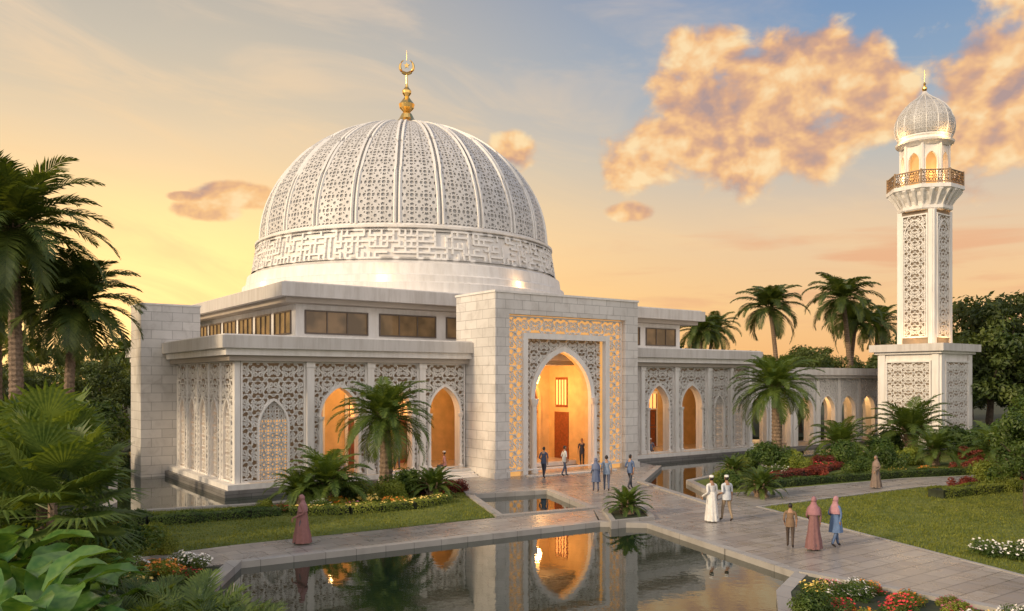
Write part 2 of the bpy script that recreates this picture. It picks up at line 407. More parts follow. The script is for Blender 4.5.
for cx in (5.45,8.7,11.8,25.6,28.95,32.3):
    W.box(FB,cx-1.0,cx+1.0,4.30,4.395,ZF,4.6,0)
    W.box(FB,cx-.8,cx-.03,4.24,4.298,ZF,3.2,8); W.box(FB,cx+.03,cx+.8,4.24,4.298,ZF,3.2,8)
    W.box(FB,cx-.8,cx+.8,4.25,4.298,3.3,4.4,13)
    for k in range(5): W.box(FB,cx-.8+k*.39,cx-.75+k*.39,4.2,4.248,3.3,4.4,8)
    for sx in (-.72,.12):
        for sz in (.7,2.0): frame(W,Fr(FB.p(0,4.24,0),U,-V),cx+sx,cx+sx+.6,sz,sz+1.1,.0,.04,.05,12)
    W.box(FB,cx-.25,cx+.25,1.9,2.3,6.15,6.2,6)
W.box(FB,-2.0,1.3,10.6,13.2,-.28,9.75,1)
W.box(FB,-2.05,1.35,10.55,13.25,9.75,9.85,0)
for k in range(3): W.box(FB,7.3,13.1,-.7-.32*(3-k),-.7-.32*(2-k) if k<2 else -.701,-.28,.06+.1*k,0)
# ---- portal
A0,A1=13.2,24.0; PZ=10.25; D=3.0
W.box(FF,A0,14.15,-1.0,D,-.28,PZ,1)
W.box(FF,22.95,A1,-1.0,D,-.28,PZ,1)
W.box(FF,14.15,22.95,-1.0,D,9.1,PZ,1)
W.box(FF,14.15,22.95,-1.0,1.2,7.9,9.1,1)
W.box(FF,A0-.06,A1+.06,-1.05,D+.06,PZ,PZ+.12,0)
W.box(FF,A0-.1,14.15,D-.3,D+.08,-.28,.35,1); W.box(FF,22.95,A1+.1,D-.3,D+.08,-.28,.35,1)
s0,s1=14.15,22.95; zt=9.1; ac=18.5
W.box(FF,s0,s0+1.45,D-.75,D-.5,0,zt,5); W.box(FF,s1-1.45,s1,D-.75,D-.5,0,zt,5)
W.box(FF,s0+1.45,s1-1.45,D-.75,D-.5,8.15,zt,5)
for (x0,x1,z0,z1) in ((s0+.12,s0+1.12,.35,zt-.12),(s1-1.12,s1-.12,.35,zt-.12),(s0+1.12,s1-1.12,zt-1.0,zt-.12)):
    lattice(LT,FF,x0,x1,z0,z1,D-.40,D-.32,.98,.06)
frame(W,FF,s0+.06,s1-.06,.3,zt-.06,D-.45,D-.26,.08,0)
x0,x1=s0+1.12,s1-1.12
W.box(FF,x0,x0+.33,D-.5,D-.2,.0,zt-1.0,0); W.box(FF,x1-.33,x1,D-.5,D-.2,.0,zt-1.0,0); W.box(FF,x0+.33,x1-.33,D-.5,D-.2,zt-1.33,zt-1.0,0)
i0,i1=x0+.33,x1-.33; zi=zt-1.33
arch_wall(W,FF,i0,i1,0,zi,ac,2.15,4.35,2.75,D-1.15,D-.85,4,7)
lattice(LT,FF,i0+.05,i1-.05,.3,zi-.02,D-.78,D-.66,.72,.066,out=[(ac,2.4,4.35,3.05)])
arch_trim(W,FF,ac,2.15,4.35,2.75,.05,D-.85,D-.55,.28,0)
for sg in (-1,1):
    p=FF.p(ac+sg*2.3,D-.42,0)
    W.lathe((p[0],p[1],0),[(.24,.05),(.24,.35),(.15,.42),(.14,3.9),(.22,4.1),(.27,4.35),(.05,4.36)],12,0)
# concealed strips behind the frame, washing the side cheeks of the reveal
W.box(FF,s0+.005,s0+.045,D-.44,D-.42,.3,zt-.06,6); W.box(FF,s1-.045,s1-.005,D-.44,D-.42,.3,zt-.06,6)
# iwan interior
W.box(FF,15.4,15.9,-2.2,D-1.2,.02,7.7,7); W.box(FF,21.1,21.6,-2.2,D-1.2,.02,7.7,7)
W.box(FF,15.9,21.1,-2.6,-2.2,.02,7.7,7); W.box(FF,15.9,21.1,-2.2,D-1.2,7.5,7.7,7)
W.box(FF,15.9,21.1,-2.2,D+.25,.02,.12,9); W.box(FF,15.3,21.7,D-.15,D+.6,-.28,.08,1)
arch_trim(W,FF,ac,1.5,4.0,1.9,.12,-2.2,-1.9,.22,7)
W.box(FF,ac-1.4,ac-.04,-2.18,-2.05,.12,3.3,8); W.box(FF,ac+.04,ac+1.4,-2.18,-2.05,.12,3.3,8)
for sx in (-1.25,-.65,.15,.75):
    for sz in (.35,1.8): frame(W,FF,ac+sx,ac+sx+.5,sz,sz+1.25,-2.05,-2.0,.06,14)
W.box(FF,ac-1.5,ac+1.5,-2.19,-2.02,3.3,3.5,8)
lattice(LT,FF,ac-1.5,ac+1.5,3.5,5.9,-2.12,-2.06,.5,.07,inn=(ac,1.5,4.0,1.9),mi=1,T=TA)
W.box(FF,ac-1.45,ac+1.45,-2.2,-2.17,3.5,5.2,13)
for x,dx in ((15.9,.04),(21.1,-.04)):
    a,b=sorted((x,x+dx))
    W.box(FF,a,b,-1.6,-.2,.12,3.4,8); W.box(FF,a,b,-1.5,-.3,3.7,5.6,8)
    for k in range(4): W.box(FF,a-.02 if dx<0 else a,b if dx<0 else b+.02,-1.4+k*.28,-1.25+k*.28,3.85,5.45,13)
p=FF.p(ac,-.3,0)
W.lathe((p[0],p[1],5.6),[(.02,1.9),(.02,.5),(.25,.4),(.3,0),(.18,-.35),(.02,-.45)],8,6)
# ---- upper tier
W.box(FB,5.0,36.5,5.0,29,7.62,9.75,0)
W.box(FB,3.7,38.0,3.7,30.3,10.05,10.80,2)
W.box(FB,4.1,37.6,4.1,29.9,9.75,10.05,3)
W.box(FB,3.9,37.8,3.9,30.1,10.80,10.88,0)
for (F,rng_) in ((Fr(FB.p(0,5.0,0),U,-V),[(5.6,9.4),(10.3,14.1),(15.0,18.8),(19.7,23.5),(24.4,28.2),(29.1,32.0),(32.8,35.9)]),(Fr(FB.p(5.0,0,0),V,-U),[(5.7,8.2),(9.0,11.5),(12.3,14.8),(15.6,18.1),(18.9,21.4),(22.2,24.7)])):
    for a,b in rng_:
        W.box(F,a,b,.0,.03,8.15,9.35,11); frame(W,F,a-.08,b+.08,8.07,9.43,.0,.09,.08,12)
        for k in range(1,3): x=a+(b-a)*k/3; W.box(F,x-.03,x+.03,.031,.085,8.15,9.35,12)
W.build('walls_and_roofs',WM,mosque)
LT.build('arabesque_screens',[M_LAT,M_WOOD],mosque)

# ---- dome
DC=FB.p(18.6,16.8,0); DCx,DCy=DC[0],DC[1]
DM=MB(); R=10.85; B=9.35; Z0=15.6
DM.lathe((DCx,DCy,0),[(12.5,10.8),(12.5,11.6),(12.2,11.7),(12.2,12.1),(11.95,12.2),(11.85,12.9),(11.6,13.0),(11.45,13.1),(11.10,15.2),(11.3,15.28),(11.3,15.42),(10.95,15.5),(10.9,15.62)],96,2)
prof=[]
for i in range(33):
    t=pi/2*i/32; z=B*math.sin(t)+ (.4*max(0,(t-1.2)/.37)**2); prof.append((max(.02,R*math.cos(t)),Z0+z))
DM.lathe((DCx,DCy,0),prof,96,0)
nt_=24
for k in range(nt_):
    th=2*pi*k/nt_+.07
    for off in (-.17,.17):
        P=[];
        for i in range(0,28):
            t=pi/2*i/28.5; r=R*math.cos(t); sc_=min(1,r/3.5); ang=th+off*sc_/max(r,.3)
            P.append((DCx+(r+.06)*math.cos(ang),DCy+(r+.06)*math.sin(ang),Z0+B*math.sin(t)+.06*math.sin(t)))
        DM.tube(P,[.11*min(1,.4+R*math.cos(pi/2*i/28)/6) for i in range(28)],4,6)
ph=np.linspace(0,1.45,400); ds=np.sqrt((R*np.sin(ph))**2+(B*np.cos(ph))**2)/(R*np.cos(ph))
vv=np.concatenate([[0],np.cumsum((ds[1:]+ds[:-1])/2*np.diff(ph))])
ncol=72; tw=2*pi/ncol; nrow=int(vv[-1]/tw*.90)
gx,gz=np.meshgrid(np.arange(ncol),np.arange(nrow)); off=np.stack([gx.ravel(),gz.ravel()],-1)[:,None,None,:]
S=(TA[None]+off).reshape(-1,2,2)
def dmap(a,d,z):
    p_=np.interp(z*tw,vv,ph); th=a*tw+.07; r=R*np.cos(p_)+d*np.cos(p_)
    return np.stack([DCx+r*np.cos(th),DCy+r*np.sin(th),Z0+(B+d)*np.sin(p_)],-1)
mm=S.mean(1); fr=np.abs((mm[:,0]/3)-np.round(mm[:,0]/3))
S=S[fr>.055]
ribbons(DM,S,dmap,.095,-.02,.07,1)
rng=random.Random(3); segs=[]; NB=186; rows=5
for i in range(NB):
    for j in range(rows+1):
        if rng.random()<.60: segs.append(((i,j),(i+1,j)))
        if j<rows and rng.random()<.55: segs.append(((i,j),(i,j+1)))
    segs.append(((i,0),(i+1,0))); segs.append(((i,rows),(i+1,rows)))
segs=np.array(segs,float)
def kmap(a,d,z):
    th=a/NB*2*pi; zz=13.25+z*.37; r=11.45-(zz-13.1)*.1667+.01+d
    return np.stack([DCx+r*np.cos(th),DCy+r*np.sin(th),zz+0*r],-1)
ribbons(DM,segs,kmap,.34,-.02,.12,6)
DM.lathe((DCx,DCy,0),[(11.99,12.12),(12.07,12.12),(12.07,12.15),(11.99,12.15)],96,4)
fz=Z0+B
DM.lathe((DCx,DCy,fz),[(1.6,-.15),(1.4,.15),(.95,.4),(.6,.75),(.4,1.15),(.26,1.3),(.55,1.6),(.62,1.9),(.34,2.25),(.16,2.5),(.34,2.75),(.36,2.95),(.14,3.25),(.08,3.5),(.06,4.3),(.01,4.35)],20,5)
cz=fz+4.85
cres=[]
for i in range(25):
    a=-pi/2+ (i/24-.5)*2*pi*.86
    cres.append((DCx+.55*math.cos(a)*.95,DCy-.02,cz+.55*math.sin(a),.11*math.cos((i/24-.5)*pi)**.7+.02))
DM.tube([c[:3] for c in cres],[c[3] for c in cres],6,5)
st=[]
for i in range(10):
    a=pi/2+i*pi/5; r=.25 if i%2==0 else .1; st.append((r*math.cos(a),r*math.sin(a)+.08))
DM.add([(DCx+x,DCy-.05,cz+y) for x,y in st]+[(DCx+x,DCy+.05,cz+y) for x,y in st],[tuple(range(10)),tuple(range(19,9,-1))]+[(i,(i+1)%10,10+(i+1)%10,10+i) for i in range(10)],5)
DM.tube([(DCx,DCy,cz+.5),(DCx,DCy,cz+1.25)],[.04,.01],5,5)
DM.build('dome',[M_DOMEB,M_DOMEL,M_WHITE,M_LED,M_LEDS,M_GOLD,M_LAT],mosque)

def lamp(name,loc,e,parent,size=.3,col=(1,.56,.21)):
    l=bpy.data.lights.new(name,'POINT'); l.energy=e; l.shadow_soft_size=size; l.color=col
    o=bpy.data.objects.new(name,l); o.location=loc; COL.objects.link(o); o.parent=parent; return o
for i,a in enumerate((5.5,8.7,11.8,28.95,32.3)): lamp('arcade_lamp',FB.p(a,1.7,5.3),150,mosque)
lamp('iwan_lamp',FF.p(ac,-.2,5.0),520,mosque,.3)
for t in (pi,1.25*pi,1.5*pi,1.75*pi): lamp('drum_uplight',(DCx+12.35*math.cos(t),DCy+12.35*math.sin(t),11.95),45,mosque,.3)

# ================================================================ MINARET
mina=empty('minaret'); MC=Vector((34.3,69,0)); FM=Fr(MC,U,V)
MW=MB(); ML=MB()
hb=2.5
MW.box(FM,-hb,hb,-hb,hb,-.28,7.55,0)
MW.box(FM,-hb-.12,hb+.12,-hb-.12,hb+.12,-.28,.5,0)
MW.box(FM,-3.1,3.1,-3.1,3.1,7.75,8.35,1); MW.box(FM,-2.8,2.8,-2.8,2.8,7.55,7.75,0)
hs=1.46
MW.box(FM,-hs,hs,-hs,hs,8.35,19.3,2)
sides=[(U,-V),(V,U*-1),(U*-1,V),(V*-1,U)]
for S_,D_ in sides:
    F=Fr(MC,S_,D_)
    MW.box(F,-1.8,1.8,hb,hb+.02,.9,6.9,2)
    frame(MW,F,-1.9,1.9,.8,7.0,hb,hb+.2,.14,0)
    lattice(ML,F,-1.76,1.76,.94,6.86,hb+.03,hb+.10,.88,.085)
    MW.box(F,-hb,-1.95,hb,hb+.16,.5,7.5,0); MW.box(F,1.95,hb,hb,hb+.16,.5,7.5,0)
    frame(MW,F,-1.08,1.08,8.9,19.0,hs,hs+.16,.12,0)
    lattice(ML,F,-.96,.96,9.02,18.88,hs+.03,hs+.10,.96,.085,out=[])
    arch_trim(MW,F,0,.84,17.3,1.2,9.0,hs+.1,hs+.17,.07,0)
    MW.box(F,-hs,-1.1,hs,hs+.1,8.35,19.3,0); MW.box(F,1.1,hs,hs,hs+.1,8.35,19.3,0)
r8=math.atan2(U.y,U.x)+pi/8
MW.lathe(MC,[(2.0,19.3),(2.1,19.4),(2.1,19.65),(1.95,19.7),(2.05,20.0),(2.4,20.4),(2.5,20.65),(2.8,20.85),(2.95,20.9),(2.95,21.2),(2.0,21.21)],8,0,r8)
for k in range(24):
    t=2*pi*k/24; x=math.cos(t);y=math.sin(t)
    MW.tube([(MC.x+x*1.95,MC.y+y*1.95,19.7),(MC.x+x*2.25,MC.y+y*2.25,20.3),(MC.x+x*2.68,MC.y+y*2.68,20.85)],[.08,.14,.2],5,0)
RB=2.85
for k in range(8):
    t0=r8+k*pi/4; t1=t0+pi/4; a=Vector((MC.x+RB*math.cos(t0),MC.y+RB*math.sin(t0),0)); b=Vector((MC.x+RB*math.cos(t1),MC.y+RB*math.sin(t1),0))
    for z,r_ in ((21.35,.045),(22.3,.055)): MW.tube([a+Vector((0,0,z)),b+Vector((0,0,z))],[r_,r_],5,4)
    MW.tube([a+Vector((0,0,21.2)),a+Vector((0,0,22.4))],[.08,.08],6,4)
    d=(b-a); L=d.length; F=Fr(a,d/L,Vector((-d.y,d.x,0))/L)
    lattice(ML,F,.05,L-.05,21.38,22.28,-.02,.02,.75,.04,mi=1,T=TK)
MW.lathe(MC,[(1.3,21.2),(1.3,24.6)],8,5,r8)
for k in range(8):
    t0=r8+k*pi/4; t1=t0+pi/4; rr=1.8; a=Vector((MC.x+rr*math.cos(t0),MC.y+rr*math.sin(t0),0)); b=Vector((MC.x+rr*math.cos(t1),MC.y+rr*math.sin(t1),0))
    d=(b-a); L=d.length; F=Fr(a,d/L,Vector((d.y,-d.x,0))/L)
    arch_wall(MW,F,0,L,21.22,24.75,L/2,.45,23.3,.75,-.2,0,0)
    arch_trim(MW,F,L/2,.45,23.3,.75,21.25,0,.06,.08,0)
    MW.tube([a+Vector((0,0,21.22)),a+Vector((0,0,24.75))],[.13,.13],6,0)
MW.lathe(MC,[(1.75,24.6),(1.95,24.75),(2.2,24.9),(2.25,25.05),(2.0,25.15),(2.0,25.3),(2.1,25.4),(2.1,25.5)],24,0)
pr=[(2.05,25.5),(2.2,25.85),(2.26,26.3),(2.2,26.9),(1.97,27.5),(1.58,28.05),(1.1,28.5),(.6,28.85),(.25,29.15),(.08,29.4)]
MW.lathe(MC,pr,32,6)
for k in range(16):
    t=2*pi*k/16
    MW.tube([(MC.x+(r+.02)*math.cos(t),MC.y+(r+.02)*math.sin(t),z) for r,z in pr],[.05]*len(pr),4,9)
mpz=np.array([z for r,z in pr]); mpr=np.array([r for r,z in pr])
def mmap(a,d,z):
    th=a/32*2*pi; zz=25.55+z*.4; r=np.interp(zz,mpz,mpr)+d; return np.stack([MC.x+r*np.cos(th),MC.y+r*np.sin(th),zz],-1)
gx,gz=np.meshgrid(np.arange(32),np.arange(7)); off=np.stack([gx.ravel(),gz.ravel()],-1)[:,None,None,:]
ribbons(ML,(TK[None]+off).reshape(-1,2,2),mmap,.08,-.02,.03,2)
MW.lathe(MC,[(.25,29.1),(.12,29.4),(.2,29.6),(.2,29.75),(.06,29.9),(.12,30.05),(.03,30.2),(.015,31.2)],10,7)
MW.build('tower_body',[M_WHITE,M_SLAB,M_BACK,M_LED,M_BRONZE,M_BACKW,M_DOMEB,M_GOLD,M_DOMEL,M_DOMEL],mina)
ML.build('tower_screens',[M_LAT,M_BRONZE,M_DOMEL],mina)
for k in range(4):
    t=k*pi/2+r8+pi/8; lamp('lantern_lamp',(MC.x+1.55*math.cos(t),MC.y+1.55*math.sin(t),22.3),45,mina,.15)
    t+=.4; lamp('dome_uplight',(MC.x+2.6*math.cos(t),MC.y+2.6*math.sin(t),25.25),55,mina,.1)
for t in (pi,-pi/2):
    t+=math.atan2(U.y,U.x); lamp('base_uplight',(MC.x+2.4*math.cos(t),MC.y+2.4*math.sin(t),8.7),70,mina,.2)

# ================================================================ ARCADE (colonnade)
arcd=empty('colonnade'); AW=MB(); AL=MB()
FA=Fr(FB.p(0,1.0,0),U,-V)
a=39.4; ci_=0
while a<64:
    s0,s1=a,a+3.1; cx=a+1.55
    for d0,d1 in ((-.3,0),(-3.0,-2.7)):
        arch_wall(AW,FA,s0,s1,.0,5.6,cx,1.05,2.75,1.35,d0,d1,0)
    arch_trim(AW,FA,cx,1.05,2.75,1.35,0,0,.07,.12,0)
    lattice(AL,FA,s0+.1,s1-.1,3.0,5.5,.01,.08,.8,.07,out=[(cx,1.2,2.75,1.5)])
    AW.box(FA,s0-.2,s0+.2,-.35,.16,0,5.6,0)
    if ci_%2==0: lamp('colonnade_lamp',FA.p(cx+1.5,-1.5,4.8),170,arcd)
    a+=3.1; ci_+=1
AW.box(FA,39.5,a,-3.5,.6,5.6,5.85,1); AW.box(FA,39.4,a+.2,-3.8,.9,5.85,6.45,1); AW.box(FA,39.5,a,-3.3,.4,-.28,.06,2)
AW.build('arcade_walls',[M_WHITE,M_SLAB,M_PLINTH],arcd); AL.build('arcade_screens',[M_LAT],arcd)

# ================================================================ GROUND
def slab(name,poly,zt,mat,zb=-.5,parent=None,mat2=None):
    pts=[Vector((x,y,zt)) for x,y in poly]; tri=tessellate_polygon([pts]); n=len(pts)
    mb=MB(); mb.add(pts,[tuple(t) for t in tri],0)
    mb.add([(x,y,z) for z in (zt,zb) for x,y in poly],[(i,(i+1)%n,n+(i+1)%n,n+i) for i in range(n)],1 if mat2 else 0)
    return mb.build(name,[mat]+([mat2] if mat2 else []),parent)
def kerb(name,pts,w=.32,h=.10,zb=-.5,mat=None,closed=False,z0=0):
    mb=MB(); P=[Vector((x,y,0)) for x,y in pts]; n=len(P)
    L=[];
    for i in range(n):
        a=P[i-1] if (i>0 or closed) else None; b=P[(i+1)%n] if (i<n-1 or closed) else None
        d1=(P[i]-a).normalized() if a is not None else (b-P[i]).normalized(); d2=(b-P[i]).normalized() if b is not None else d1
        t=(d1+d2).normalized(); nn=Vector((-t.y,t.x,0)); k=1/max(.4,nn.dot(Vector((-d1.y,d1.x,0)))); L.append((P[i]-nn*w/2*k,P[i]+nn*w/2*k))
    vs=[]
    for l,r in L:
        for q,z in ((l,zb),(l,z0+h),(r,z0+h),(r,zb)): vs.append((q.x,q.y,z))
    m=n if closed else n-1
    mb.add(vs,[(i*4+j,((i+1)%n)*4+j,((i+1)%n)*4+j+1,i*4+j+1) for i in range(m) for j in range(3)])
    return mb.build(name,[mat or M_COPE])
g=MB()
g.add([(-900,-200,-.6),(900,-200,-.6),(900,1500,-.6),(-900,1500,-.6)],[(0,1,2,3)]); g.build('ground',[M_SOIL])
w=MB(); w.add([(-55,8,-.14),(60,8,-.14),(60,78,-.14),(-55,78,-.14)],[(0,1,2,3)]); w.build('reflecting_pool_water',[M_WATER])
slab('far_ground',[(-300,66),(-24,66),(-20,80),(60,80),(75,60),(300,60),(300,500),(-300,500)],-.02,M_SOIL)
Mp=[(-4.7,47.7),(2,51),(8.4,54.7),(9.2,52),(6.8,43.9),(8.5,36.4),(10.3,39.0),(10.5,35.6),(14.0,22.8),(15.2,18.4),(16.5,14),(14.5,12),(13.7,16.5),(11.2,19.7),(8.1,23.2),(5.2,31.3),(3.4,31.8),(3.4,35.0),(1.8,40.7),(-2.0,39.0)]
slab('walkway_pavement',Mp,.02,M_PAVE)
slab('path',[(-12.2,24.6),(-9.1,27.2),(-0.5,32.7),(3.4,35.0),(3.3,31.6),(-8.3,24.5),(-11.1,22.4)],.012,M_PAVE)
MIDB=[(-16.6,30.9),(-15.6,34.0),(-10.0,36.4),(-7.9,38.3),(-2.6,42.3),(-0.5,33.0),(-9.1,27.3),(-13.1,24.1)]
slab('garden_bed',MIDB,.0,M_LAWN)
slab('planting_ground',[(-27.5,31.0),(-17.2,31.0),(-12.2,24.6),(-8.0,24.1),(-7.9,21.3),(-6.8,18.7),(-5.0,14.0),(-5,6),(-30,6)],-.01,M_SOIL)
slab('planting_ground',[(-73.1,74.7),(-33.4,74.7),(-27.0,56.0),(-17.6,36.1),(-16.8,30.9),(-29.2,29.9),(-60,29)],-.006,M_SOIL)
slab('flower_planter',[(8.1,22.8),(11.1,19.3),(13.5,16.3),(14,12),(4.6,13.2),(6.9,21.1)],.03,M_SOIL)
slab('path',[(8.6,36.7),(10.3,39.3),(21.4,45.3),(39.1,50.9),(45,50),(37.0,48.2),(20.9,42.3),(10.5,35.6)],.008,M_PAVE)
slab('garden_bed',[(9.5,44.4),(15.6,52.1),(17.2,57.5),(26.8,62.2),(55.5,72),(52.7,51.5),(39.1,51.1),(21.7,45.7),(10.4,39.7),(9.6,41.1)],.004,M_LAWN)
LAWN=[(10.5,35.3),(20.7,41.9),(36.7,47.7),(60,52),(60,15.5),(16.5,10),(15.4,18.4),(14.2,22.8)]
slab('lawn',LAWN,.0,M_LAWN)
slab('planter_island',[(3.8,34.2),(5.4,35.0),(5.4,32.0),(3.8,31.1)],.10,M_SOIL)
kerb('planter_kerb',[(3.8,34.2),(5.4,35.0),(5.4,32.0),(3.8,31.1)],.2,.16,closed=True)
kerb('pool_coping',[(-8.2,24.6),(-7.9,21.3),(-6.8,18.7),(-5.0,14.0)],.4,.08)
kerb('pool_coping',[(-8.3,24.5),(3.3,31.6),(5.2,31.3),(8.1,23.2),(6.9,21.1),(4.6,13.2)],.35,.05)
kerb('pool_coping',[(8.1,23.2),(11.2,19.7),(13.7,16.5)],.3,.09)
kerb('pool_coping',[(-2.0,39.0),(-0.5,32.9),(3.4,35.0),(1.8,40.7),(-2,39)],.35,.07)
kerb('pool_coping',[(-16.6,30.9),(-15.6,34.0),(-10.0,36.4),(-7.9,38.3),(-2.6,42.3),(-2,39)],.3,.08)
kerb('pool_coping',[(-16.9,31.0),(-17.4,36.1),(-26.8,56.0)],.4,.10)
kerb('pool_coping',[(9.2,52),(6.8,43.9),(8.5,36.4),(10.3,39.3),(9.6,41.1),(9.5,44.4),(15.6,52.1),(17.2,57.5),(26.8,62.2),(40,68)],.35,.08)
kerb('lawn_edging',[(60,52),(36.7,47.9),(20.7,42.1),(10.5,35.4),(14.1,22.8),(15.3,18.4)],.15,.04)
kerb('lawn_edging',[(10.5,39.5),(21.5,45.5),(39,51)],.15,.04)
def inpoly(P,poly):
    x,y=P[:,0],P[:,1]; c=np.zeros(len(P),bool); n=len(poly)
    for i in range(n):
        x0,y0=poly[i];x1,y1=poly[(i+1)%n]
        if y0==y1: continue
        c^=((y0>y)!=(y1>y))&(x<(x1-x0)*(y-y0)/(y1-y0)+x0)
    return c
gm=MB()
for poly,bx,n in ((LAWN,(11,30,18,45),90000),(MIDB,(-17,0,24,42),40000)):
    P=np.stack([np.random.uniform(bx[0],bx[1],n),np.random.uniform(bx[2],bx[3],n)],-1); P=P[inpoly(P,poly)]; n=len(P)
    a=np.random.uniform(0,2*pi,n); h=np.random.uniform(.03,.085,n)*(1+.5*np.sin(P[:,0]*1.3)*np.sin(P[:,1]*.9)); lx,ly=np.random.normal(0,.03,(2,n)); z0=np.zeros(n); w_=.022
    Vv=np.stack([np.stack([P[:,0]-w_*np.cos(a),P[:,1]-w_*np.sin(a),z0],-1),np.stack([P[:,0]+w_*np.cos(a),P[:,1]+w_*np.sin(a),z0],-1),np.stack([P[:,0]+lx,P[:,1]+ly,h],-1)],1).reshape(-1,3)
    gm.addnp(Vv,np.arange(n)[:,None]*3+np.array([0,1,2]),0)
gm.build('grass',[M_GRASS])

# ================================================================ PLANTS
def frond(mb,base,az,el,L,droop,nl,ll,lw,mi,rng,stiff=.5):
    p=Vector(base); e=el; n=14; step=L/n; pts=[p.copy()]; dirs=[]
    for i in range(n):
        d=Vector((math.cos(az)*math.cos(e),math.sin(az)*math.cos(e),math.sin(e))); dirs.append(d); p=p+d*step; pts.append(p.copy()); e-=droop/n*(.5+1.2*i/n)
    dirs.append(dirs[-1])
    mb.tube(pts,[.035*(1-.85*i/n)*max(1,L/3) for i in range(n+1)],3,mi,False)
    side=Vector((-math.sin(az),math.cos(az),0))
    vs=[];fs=[]
    for k in range(nl):
        t=.10+.9*k/(nl-1); x=t*n; i=min(n-1,int(x)); f=x-i; q=pts[i].lerp(pts[i+1],f); d=dirs[i]
        up=side.cross(d)*-1
        if up.z<0: up=-up
        l=ll*(math.sin(pi*min(1,(t*.88+.10)))**.55)*rng.uniform(.88,1.1)
        for sg in (1,-1):
            v=(side*sg*(1.0-.35*t)+d*(.45+.7*t)+up*rng.uniform(.05,.35)*stiff*1.6).normalized()
            m=q+v*l*.55; v2=(v+Vector((0,0,-(1-stiff)*rng.uniform(.6,1.2)))).normalized(); tip=m+v2*l*.45
            wv=d*lw*.5; o=len(vs)
            vs+=[q-wv*.5,q+wv*.5,m+wv,m-wv,tip]; fs+=[(o,o+1,o+2,o+3),(o+3,o+2,o+4)]
    mb.add(vs,fs,mi)
def palm_mesh(name,seed,h,tr,nf,L,ll,lw=.06,droop=1.5,nl=34,lean=.2,elmin=-.35,elmax=1.35,stiff=.5,lm=None,skirt=False):
    rng=random.Random(seed); mb=MB(); lx,ly=rng.uniform(-lean,lean),rng.uniform(-lean,lean)
    P=[];Rr=[]; n=max(4,int(h/.12)); 
    for i in range(n+1):
        t=i/n; P.append((lx*t*t,ly*t*t,h*t)); Rr.append(tr*(1.25-.4*t)*(1+(.10 if i%2 else -.04))*(1.25 if t<.06 else 1))
    mb.tube(P,Rr,10,0)
    top=Vector(P[-1])
    for i in range(14):
        a=i*2.4; mb.tube([top+Vector((math.cos(a)*tr*.7,math.sin(a)*tr*.7,-.5+i*.04)),top+Vector((math.cos(a)*tr*1.7,math.sin(a)*tr*1.7,-.15+i*.04))],[.07,.03],4,0)
    for i in range(nf):
        t=(i+.5)/nf; az=i*2.39996+rng.uniform(-.2,.2); el=elmin+(elmax-elmin)*t**.85
        frond(mb,top+Vector((math.cos(az)*tr*.4,math.sin(az)*tr*.4,.1*t)),az,el,L*rng.uniform(.85,1.08)*(1-.18*t),droop*(1.1-.35*t)*rng.uniform(.85,1.15),nl,ll,lw,1,rng,stiff)
    return mb.mesh(name,[M_TRUNK,lm or M_PALM])
def fan_mesh(name,seed,h,nl,rl,pl=1.0,lm=None):
    rng=random.Random(seed); mb=MB()
    mb.tube([(0,0,-.1),(0.03,0,h*.5),(0,0.03,h)],[.14,.12,.1],8,0)
    for i in range(nl):
        t=(i+.5)/nl; az=i*2.39996; el=-.3+1.5*t; d=Vector((math.cos(az)*math.cos(el),math.sin(az)*math.cos(el),math.sin(el)))
        p0=Vector((0,0,h*(.75+.25*t))); p1=p0+d*pl*rng.uniform(.8,1.2)
        mb.tube([p0,p1],[.02,.012],3,1,False)
        nrm=(Vector((0,0,1))-d*d.z).normalized() if abs(d.z)<.95 else Vector((math.cos(az),math.sin(az),0))*-1
        sd=d.cross(nrm).normalized(); nb=26; vs=[];fs=[]
        for k in range(nb):
            a=(k/(nb-1)-.5)*2*pi*.72; v=d*math.cos(a)+sd*math.sin(a); v=(v+nrm*.15).normalized(); wv=v.cross(nrm).normalized(); r=rl*(.75+.25*math.cos(a*.7))*rng.uniform(.92,1.05)
            m=p1+v*r*.6; tip=p1+v*r+Vector((0,0,-.22*r*rng.uniform(.5,1.4))); w_=rl*.055; o=len(vs)
            vs+=[p1+nrm*.0,m-wv*w_,m+nrm*.02,m+wv*w_,tip]; fs+=[(o,o+1,o+2),(o,o+2,o+3),(o+1,o+4,o+2),(o+2,o+4,o+3)]
        mb.add(vs,fs,1)
    return mb.mesh(name,[M_TRUNK,lm or M_PALM])
